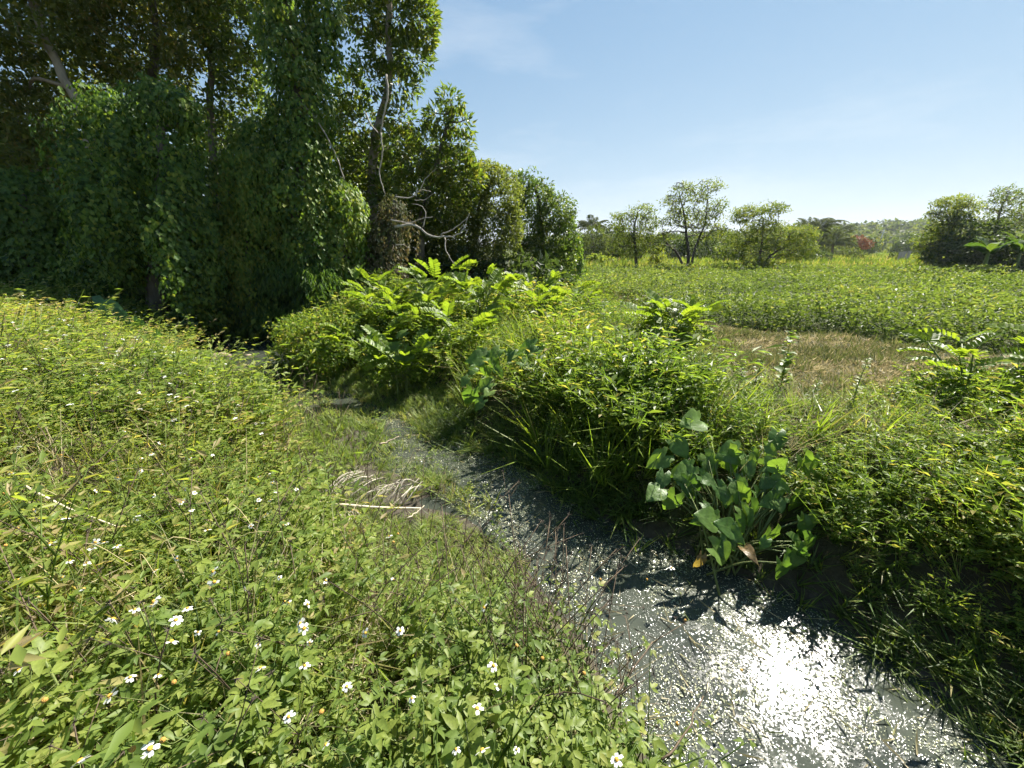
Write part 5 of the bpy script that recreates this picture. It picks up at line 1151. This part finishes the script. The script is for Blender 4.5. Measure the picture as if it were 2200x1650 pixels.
# separate grass tufts at the water's edge
for px, py, h_, lab in [(1105, 985, .28, "pale spiky grass tuft at the waterline below the smaller taro"), (1268, 1075, .34, "upright grass tuft at the waterline left of the large taro"), (1370, 1175, .2, "small bent grass tuft beside the large taro"), (1060, 1075, .22, "yellowing grass tuft stranded in the narrow channel"), (1750, 1010, .45, "arching grass tuft right above the large taro"), (1250, 740, .8, "tall bright grass tuft in the middle of the right bank crest"), (1350, 790, .7, "tall leaning grass tuft on the crest above the smaller taro")]:
    x, y, z = G(px, py, .3 if py < 800 else .03 if py != 1010 else .3); z = gz(x, y); root = thing("grass_tuft", lab, "grass tuft", (x, y, max(z, -.02)), "separate grass tufts")
    for k in range(9):
        A = rng.uniform(0, 6.28); le = rng.uniform(.2, .8); o_ = np.array([[np.cos(A), np.sin(A), 0]]); d_ = nrm(o_ * le + [0, 0, 1.0]); a = Acc()
        leaves(a, TB[rng.integers(3)], o_ * .01, d_, o_ - d_ * (o_ * d_).sum(), h_ * rng.uniform(.7, 1.2), .012, rng.uniform(.5, .9)); obj("blade", a.mesh("blade", MAT["tall_grass_blade"]), root)

# ------------------------------------------------------------------ foreground leafy weeds, one by one
def big_leaf():
    a = Acc(); tt = rng.uniform(.35, .7)
    for off, s_ in ((0, 1), (.8, .75), (-.8, .75)):
        leaves(a, TL8, np.array([[.35 if off == 0 else .3, 0, 0]]), np.array([[math.cos(off), math.sin(off), -.1 + rng.normal(0, .1)]]), np.array([[0, 0, 1.0]]) + .2 * rdir(1), s_, s_ * .45, tt)
    tube(a, [(0, 0, 0), (.35, 0, .02)], [.02, .015], 3, .2); return a.mesh("leaf", MAT["weed_leaf"])
BL = [big_leaf() for _ in range(5)]
for px, py, lab in [(560, 1600, "broad-leaved weed at the bottom edge left of centre"), (800, 1560, "leafy weed at the bottom edge below the two white flowers"), (1000, 1590, "large-leaved weed at the bottom centre"), (1100, 1500, "leafy weed with upright leaves just left of the dry seed stalks"),
        (1230, 1570, "bright leafy weed at the bottom right corner of the bank"), (1290, 1450, "lone leafy weed leaning over the water's edge"), (640, 1440, "pointed-leaf weed amid the flowers left of centre"), (330, 1420, "pale leafy weed amid the flowers at lower left"), (1345, 1620, "lowest leafy weed beside the glinting water"),
        (150, 1560, "leafy weed near the bottom left corner"), (900, 1470, "leafy weed in the middle of the lower bank"), (440, 1250, "low leafy weed among white flowers"), (1060, 1400, "leafy weed under the large daisies near the water"), (520, 1020, "grey-leaved weed standing taller midway on the left bank")]:
    x, y, _ = G(px, py, .75); z = gz(x, y); root = thing("leafy_weed", lab, "weed", (x, y, z), "leafy weeds at the front of the left bank")
    hh = rng.uniform(.36, .46); a = Acc(); tube(a, [(0, 0, 0), (.01, .01, hh * .5), (0, .02, hh)], [.005, .004, .002], 5); obj("stem", a.mesh("stem", MAT["stem_green"]), root)
    A = rng.uniform(0, 6)
    for k in range(12):
        A += 1.57 + (k % 2) * 1.57 + rng.normal(0, .2); t_ = .35 + .62 * k / 11
        o = obj("leaf", BL[rng.integers(5)], root, (0, .02 * t_, hh * t_)); o.rotation_euler = (rng.normal(0, .2), rng.uniform(-.6, .15), A); s_ = rng.uniform(.055, .085) * (1.15 - .4 * t_); o.scale = (s_,) * 3

# ------------------------------------------------------------------ daisies
def petal_mesh(n_, R=.021, W=.015, tint=.5, drop=.15, skip=()):
    a = Acc()
    tp = (np.array([(0, -.12, 0), (0, .12, 0), (.45, -.46, .02), (.45, .46, .02), (.9, -.42, -.04), (.9, .42, -.04), (1.0, -.2, -.06), (1.0, .2, -.06), (.93, 0, -.05)]), np.array([(0, 2, 1), (1, 2, 3), (2, 4, 3), (3, 4, 5), (4, 6, 8), (4, 8, 5), (5, 8, 7)]))
    for k in range(n_):
        if k in skip: continue
        A = k * 6.283 / n_ + rng.normal(0, .1); leaves(a, tp, np.array([[.004 * math.cos(A), .004 * math.sin(A), 0]]), np.array([[math.cos(A), math.sin(A), -drop + rng.normal(0, .12)]]), np.array([[0, 0, 1.0]]), R * rng.uniform(.85, 1.1), W, rng.random())
    return a.mesh("petals", MAT["petal"])
def disc_mesh(mat, R=.0085, hgt=.007):
    a = Acc(); V = [(0, 0, hgt)]; S = 10
    for r_, z in ((.55, .85), (.95, .35), (.8, -.3)):
        V += [(R * r_ * math.cos(k * 6.283 / S), R * r_ * math.sin(k * 6.283 / S), hgt * z) for k in range(S)]
    F_ = [(0, 1 + k, 1 + (k + 1) % S) for k in range(S)]
    for q_ in range(2):
        for k in range(S):
            i, j = 1 + q_ * S + k, 1 + q_ * S + (k + 1) % S; F_ += [(i, i + S, j + S), (i, j + S, j)]
    a.add(V, F_, .5); return a.mesh("disc", MAT[mat])
PET = [petal_mesh(5), petal_mesh(6), petal_mesh(5, drop=.35), petal_mesh(5, skip=(1,)), petal_mesh(6, skip=(2, 3), drop=.3)]
DSC, DSP = disc_mesh("disc_yellow"), disc_mesh("disc_spent", .009, .010)
def stem_mesh(h_):
    a = Acc(); tube(a, smooth_path([(0, 0, -h_), (rng.normal(0, .03), rng.normal(0, .03), -h_ * .5), (0, 0, -.002)], 3), np.linspace(.0022, .0013, 7), 3); return a.mesh("stem", MAT["stem_green"])
STM = [stem_mesh(h_) for h_ in (.2, .26, .32)]
def daisy(x, y, z, label, group, spent=False, sc=1.0, tilt=None):
    root = thing("spent_flower" if spent else "daisy", label, "flower", (x, y, z), group)
    root.rotation_euler = tilt if tilt is not None else (rng.normal(0.1, .5), rng.normal(.2, .5), rng.uniform(0, 6.28)); root.scale = (sc,) * 3
    obj("disc", DSP if spent else DSC, root)
    if not spent: obj("petals", PET[rng.integers(len(PET))], root)
    obj("stem", STM[rng.integers(3)], root)
def on_top(px, py, h_=.42):
    z = .9
    for _ in range(25):
        x, y, _z = G(px, py, z); z = .6 * z + .4 * (gz(x, y) + h_)
    return x, y, z
big = [(1060, 1430, "large daisy with thick orange centre on the lower bank near the water"), (1073, 1476, "large white daisy just below the thick-centred one"), (1040, 1306, "daisy above the marsh grass edge beside the water"), (836, 1152, "yellow star-like daisy standing alone over the marsh grass"), (1443, 1220, "daisy held out over dark water left of the large taro"),
       (1025, 1522, "white daisy at the lower bank's middle"), (1036, 1612, "daisy at the bottom edge of the picture, centre"), (1325, 1632, "daisy at the bottom edge beside the glinting water"), (172, 1635, "largest white daisy at the bottom left edge"), (322, 1608, "daisy with broad yellow disc near the bottom left"), (236, 1495, "side-facing daisy above the bottom left corner"),
       (460, 1250, "lower daisy of the stacked pair left of centre"), (458, 1228, "upper daisy of the stacked pair left of centre"), (645, 1340, "upper daisy of the close pair below the marsh grass"), (653, 1350, "lower daisy of the close pair below the marsh grass"), (368, 1378, "fully open white daisy in the middle of the lower left bank"), (108, 1168, "wide white daisy at the left edge"),
       (243, 1330, "yellow-faced daisy left of the middle of the bank"), (330, 1292, "daisy in the loose trio on the left bank"), (378, 1332, "yellow-centred daisy right of the loose trio"), (1330 + 0, 1660, "daisy cut by the bottom edge")]
for px, py, lab in big:
    x, y, z = on_top(px, py); daisy(x, y, z, lab, "daisies that stand out", sc=.74)
def zone(x, y):
    d_ = math.hypot(x, y)
    if y > 3.6 or d_ > 4.2: return "on the far crest of the left bank"
    if d_ > 2.6: return "halfway up the left bank" if x < -2 else "along the marsh grass edge"
    if x < -1.3: return "at the left edge of the near bank"
    if x < -.5: return "in the middle of the near left bank"
    return "on the near bank closest to the water"
ex = [(205, 1165), (198, 1178), (150, 1205), (380, 1200), (335, 1225), (290, 1310), (325, 1300), (340, 1285), (403, 1307), (425, 1358), (470, 1357), (612, 1292), (620, 1295), (660, 1298), (555, 1385), (560, 1435), (655, 1430), (620, 1540), (700, 1600), (745, 1475), (785, 1360), (665, 1380), (845, 1245), (860, 1355), (885, 1500), (980, 1610), (1110, 1610), (700, 1247), (395, 1076), (293, 1113), (40, 1245), (82, 1283), (135, 1240), (185, 1210), (40, 1135), (390, 1080), (525, 1265), (600, 1240), (40, 1440), (340, 1450), (280, 1455), (180, 1265)]
pts = [on_top(*p_) for p_ in ex]
c_ = jitter_pts(30, -6.5, .3, .7, 5.6); c_ = c_[left_filter(c_)]; d = np.hypot(c_[:, 0], c_[:, 1]); c_ = c_[(d > 1.2) & (rng.random(len(c_)) < np.clip(1.5 / d, 0, 1) * (.25 + 1.1 * (fbm(c_, 1.1, 5) > .47)))]
c_ = c_[np.hypot(c_[:, 0], c_[:, 1]) > 1.7]; c_ = c_[np.argsort(np.hypot(c_[:, 0], c_[:, 1]))][:150]
pts += [(x, y, gz(x, y) + rng.uniform(.36, .5)) for x, y in c_]
for k, (x, y, z) in enumerate(pts):
    zn = zone(x, y)
    daisy(x, y, z, "small white daisy with yellow centre, among others " + zn, "small white daisies " + zn, sc=rng.uniform(.38, .6))
SPN = "petal-less yellow flower heads over the left bank weeds"
sp = [(1290, 1245), (1472, 1332), (1165, 1415), (1255, 1447), (1593, 1440), (1455, 1555), (490, 1405), (375, 1465), (350, 1590), (285, 1610), (1110, 1388), (1390, 1245), (855, 1147), (845, 1165), (25, 1060), (10, 1060), (70, 1400), (95, 1505), (690, 1530)]
for k, (px, py) in enumerate(sp):
    x, y, z = on_top(px, py, .4); daisy(x, y, z, "petal-less yellow-orange flower head, among others " + zone(x, y), "petal-less yellow flower heads " + zone(x, y), True, .75)
for x, y in c_[rng.random(len(c_)) < .3]:
    x, y = x + rng.normal(0, .12), y + rng.normal(0, .12); daisy(x, y, gz(x, y) + rng.uniform(.33, .45), "petal-less yellow-orange flower head, among others " + zone(x, y), "petal-less yellow flower heads " + zone(x, y), True, rng.uniform(.45, .75))
# flowers too far off to pick apart
fl = Acc(); p2 = jitter_pts(15, -11, -1.5, 2.2, 8.4); p2 = p2[left_filter(p2, .15)]; d = np.hypot(p2[:, 0], p2[:, 1]); p2 = p2[(d > 3.5) & (fbm(p2, .9, 5) > .45)]
z = ground_z(p2[:, 0], p2[:, 1]) + rng.uniform(.34, .5, len(p2))
for k in range(5):
    A = k * 1.257 + rng.normal(0, .2, len(p2)); leaves(fl, TL2, np.c_[p2, z], np.c_[np.cos(A), np.sin(A), rng.normal(.1, .3, len(p2))], np.tile([0, -.2, 1.0], (len(p2), 1)), .021, .016, rng.random(len(p2)))
tag(obj("far_daisies", fl.mesh("far_daisies", MAT["petal"], False)), "tiny white flowers dotting the far part of the left bank", "flowers", None, "stuff")

# ------------------------------------------------------------------ dry palm frond, planks, sticks, stones
fz = .12
A0, A1, A2 = np.array(G(655, 1078, fz)), np.array(G(800, 1097, fz)), np.array(G(905, 1092, fz - .02))
root = thing("dry_palm_frond", "dry grey palm frond lying in the marsh grass with curled leaflets", "palm frond", tuple(A0))
rp = smooth_path([A0 - A0, A1 - A0 + [0, 0, .03], A2 - A0], 6); a = Acc(); tube(a, rp, np.linspace(.016, .006, len(rp)), 6); obj("rachis", a.mesh("rachis", MAT["dry_stalk"]), root)
def frond_leaflet(p0, pm, p1):
    a = Acc(); path = smooth_path([p0, pm, p1], 5); tube(a, path, np.interp(np.linspace(0, 1, len(path)), [0, .4, 1], [.002, .0055, .001]) * rng.uniform(.6, 1.3), 4); obj("leaflet", a.mesh("leaflet", MAT["dry_frond"]), root)
for k in range(34):
    t_ = k / 33.0; top = 33
    if k < 17:
        s0 = np.array(G(668 + 5 * k, 1078 - .5 * k, fz)); e0 = np.array(G(765 + 3.2 * k + rng.normal(0, 5), 1010 + 1.1 * k + rng.normal(0, 5), fz + rng.uniform(.02, .12)))
    else:
        j = k - 17; s0 = np.array(G(740 + 9 * j, 1090 - .2 * j, fz)); e0 = np.array(G(835 + 5 * j + rng.normal(0, 6), 1042 - .3 * j + rng.normal(0, 6), fz + rng.uniform(.02, .12)))
    m_ = s0 * .45 + e0 * .55 + np.array([0, 0, rng.uniform(.02, .06)]) + rng.normal(0, .022, 3)
    frond_leaflet(s0 - A0, m_ - A0, e0 - A0)
for k in range(12):
    s0 = np.array(G(690 + 7 * k, 1090 + k * .5, fz)); e0 = np.array(G(722 + 5 * k + rng.normal(0, 4), 1120 + rng.normal(0, 5), fz)); frond_leaflet(s0 - A0, s0 * .5 + e0 * .5 - A0 + rng.normal(0, .01, 3), e0 - A0)
def bar(name, label, cat, p0, p1, w, t_, mat, seg=5):
    p0, p1 = np.array(p0), np.array(p1); d_ = p1 - p0; L_ = np.linalg.norm(d_); me_ = Acc(); N = seg + 1; V = []
    for i in range(N):
        for y, z in ((-w, -t_), (w, -t_), (w, t_), (-w, t_)): V.append((L_ * i / seg, y * rng.uniform(.88, 1.1), z * rng.uniform(.8, 1.2)))
    F_ = []
    for i in range(seg):
        for j in range(4):
            a_, b_, c2, d2 = i * 4 + j, i * 4 + (j + 1) % 4, (i + 1) * 4 + (j + 1) % 4, (i + 1) * 4 + j; F_ += [(a_, b_, c2), (a_, c2, d2)]
    F_ += [(0, 2, 1), (0, 3, 2), (N * 4 - 4, N * 4 - 3, N * 4 - 2), (N * 4 - 4, N * 4 - 2, N * 4 - 1)]
    me_.add(V, F_, .5); o = obj(name, me_.mesh(name, MAT[mat], False), None, tuple(p0)); o.rotation_euler = Vector(d_).to_track_quat('X', 'Z').to_euler(); return tag(o, label, cat)
bar("plank", "short weathered plank lying at the edge of the marsh grass", "plank", G(558, 907, .13), G(607, 915, .13), .035, .012, "old_plank")
bar("wood_offcut", "brown stick end poking up at the far left edge", "stick", G(-10, 650, .95), G(28, 690, .9), .03, .02, "old_plank")
def stick(label, pts, r_, mat, name="stick", zz=.1):
    P = np.array([G(a_, b_, zz) for a_, b_ in pts]); P[:, 2] += rng.uniform(0, .03, len(P)); o0 = P[0].copy(); a = Acc(); pp = smooth_path(P - o0, 4, .003); tube(a, pp, np.linspace(r_, r_ * .5, len(pp)), 6)
    return tag(obj(name, a.mesh(name, MAT[mat]), None, tuple(o0)), label, "stick")
stick("brown bent stick lying in the wet grass above the palm frond", [(815, 958), (835, 950), (858, 942)], .01, "old_plank")
stick("pale thin reed lying across the marsh edge below the palm frond", [(875, 1115), (895, 1103), (912, 1092)], .006, "dry_stalk", zz=.12)
stick("long straw cane slanting through the flowers at left", [(60, 1055), (150, 1100), (250, 1138)], .007, "dry_stalk", "dry_cane", .85)
stick("reddish dry stem leaning through the weeds toward the water", [(1255, 1610), (1330, 1480), (1400, 1390)], .005, "stem_brown", "dry_cane", .5)
stick("dark stem slanting out of the bank corner over the water", [(1420, 1640), (1470, 1580), (1510, 1500)], .004, "stem_brown", "dry_cane", .4)
def stone(label, px, py, r_, mat, sq=.5):
    x, y, _ = G(px, py, .0); a = Acc(); u = []; S, Rn = 10, 6
    V = [(0, 0, 1)] + [(math.sin(math.pi * i / Rn) * math.cos(j * 6.283 / S), math.sin(math.pi * i / Rn) * math.sin(j * 6.283 / S), math.cos(math.pi * i / Rn)) for i in range(1, Rn) for j in range(S)] + [(0, 0, -1)]
    V = np.array(V); V = V * (.75 + .5 * noise(V + px, 1.6, 3))[:, None] * [r_ * 1.3, r_, r_ * sq]
    F_ = [(0, 1 + j, 1 + (j + 1) % S) for j in range(S)] + [(len(V) - 1, len(V) - 1 - S + (j + 1) % S, len(V) - 1 - S + j) for j in range(S)]
    for i in range(Rn - 2):
        for j in range(S): p_, q_ = 1 + i * S + j, 1 + i * S + (j + 1) % S; F_ += [(p_, p_ + S, q_ + S), (p_, q_ + S, q_)]
    a.add(V, F_, .5); return tag(obj("stone", a.mesh("stone", MAT[mat]), None, (x, y, max(gz(x, y), -.01) + r_ * sq * .4)), label, "stone", "stones in the upper pool")
stone("left brown stone on the silt bar of the upper pool", 455, 768, .13, "stone"); stone("right brown stone on the silt bar of the upper pool", 477, 766, .12, "stone"); stone("small pale stone near the far side of the silt bar", 533, 764, .06, "stone")
stone("dark wet lump at the pool's right edge by the bush", 525, 803, .16, "dark_stone", .7)

# ------------------------------------------------------------------ floating scum on the water
m, n, l, out = nodes_of("scum")
p = n.new("ShaderNodeBsdfPrincipled"); at = n.new("ShaderNodeAttribute"); at.attribute_name = "tint"
r = ramp(n, [(0, (.12, .14, .09)), (.6, (.3, .32, .2)), (1, (.42, .4, .24))]); l.new(at.outputs["Fac"], r.inputs["Fac"]); l.new(r.outputs["Color"], p.inputs["Base Color"]); p.inputs["Roughness"].default_value = .34
l.new(p.outputs["BSDF"], out.inputs["Surface"])
wa = Acc(); p2 = jitter_pts(8500, -1.6, 3.2, .3, 4.4); k = inpoly(p2[:, 0], p2[:, 1], CR_POLY); p2 = p2[k]; z = ground_z(p2[:, 0], p2[:, 1]); p2 = p2[z < .0]
cl = fbm(p2, 3.2, 61, 3); ring = np.abs(fbm(p2, 7, 62, 2) - .5)
k = rng.random(len(p2)) < .05 + .5 * sstep(.48, .6, cl) + .6 * (ring < .03) * sstep(.4, .55, cl) + .45 * sstep(1.9, 2.6, p2[:, 1]); p2 = p2[k]; N = len(p2); cl = cl[k]; rr = rng.uniform(.001, .0029, N) * (1 + .9 * (rng.random(N) < .10)) * (1 + .5 * sstep(.5, .65, cl))
th = np.arange(5) * 2 * np.pi / 5
nn = nrm(np.array([0, 0, 1.0]) + .28 * rng.normal(size=(N, 3)) * [1, 1, 0]); t1 = nrm(np.cross(nn, [0, 1.0, 0])); t2 = np.cross(nn, t1)
c_3 = np.c_[p2, np.full(N, .003) + rr * .15]
V = c_3[:, None] + rr[:, None, None] * (np.cos(th)[None, :, None] * t1[:, None] * rng.uniform(.7, 1.3, (N, 1, 1)) + np.sin(th)[None, :, None] * t2[:, None])
F_ = np.array([(0, 1, 2), (0, 2, 3), (0, 3, 4)])[None] + (np.arange(N) * 5)[:, None, None]
wa.add(V.reshape(-1, 3), F_.reshape(-1, 3), np.repeat(np.clip(.55 + .25 * rng.normal(size=N), 0, 1), 3))
p2 = jitter_pts(70, -1.6, 3, .5, 4.4); p2 = p2[inpoly(p2[:, 0], p2[:, 1], CR_POLY)]; p2 = p2[ground_z(p2[:, 0], p2[:, 1]) < 0]; la_ = Acc(); N2 = len(p2)
leaves(la_, TB1, np.c_[p2, np.full(N2, .006)], rdir(N2) * [1, 1, .03], np.tile([0, 0, 1.0], (N2, 1)) + .15 * rdir(N2), rng.uniform(.03, .13, N2), rng.uniform(.003, .008, N2), rng.random(N2))
tag(obj("floating_litter", la_.mesh("floating_litter", MAT["straw_blade"], False)), "bits of dead grass floating on the creek", "litter", None, "stuff")
tag(obj("floating_scum", wa.mesh("floating_scum", MAT["scum"], False)), "pale duckweed and scum flecks floating on the creek", "scum", None, "stuff")

# ------------------------------------------------------------------ air
ha = Acc(); V = np.array([(x, y, z) for z in (-1.3, 40.0) for y in (-60, 480) for x in (-520, 620)], float)
ha.add(V, [(0, 2, 1), (1, 2, 3), (4, 5, 6), (5, 7, 6), (0, 1, 5), (0, 5, 4), (2, 6, 7), (2, 7, 3), (0, 4, 6), (0, 6, 2), (1, 3, 7), (1, 7, 5)], .5)
m, n, l, out = nodes_of("air")
pv = n.new("ShaderNodeVolumePrincipled"); pv.inputs["Density"].default_value = .0002; pv.inputs["Color"].default_value = (.78, .86, .95, 1); pv.inputs["Anisotropy"].default_value = .3
l.new(pv.outputs["Volume"], out.inputs["Volume"])
tag(obj("haze", ha.mesh("haze", m, False)), "thin summer haze in the air over the field", "haze", None, "stuff")
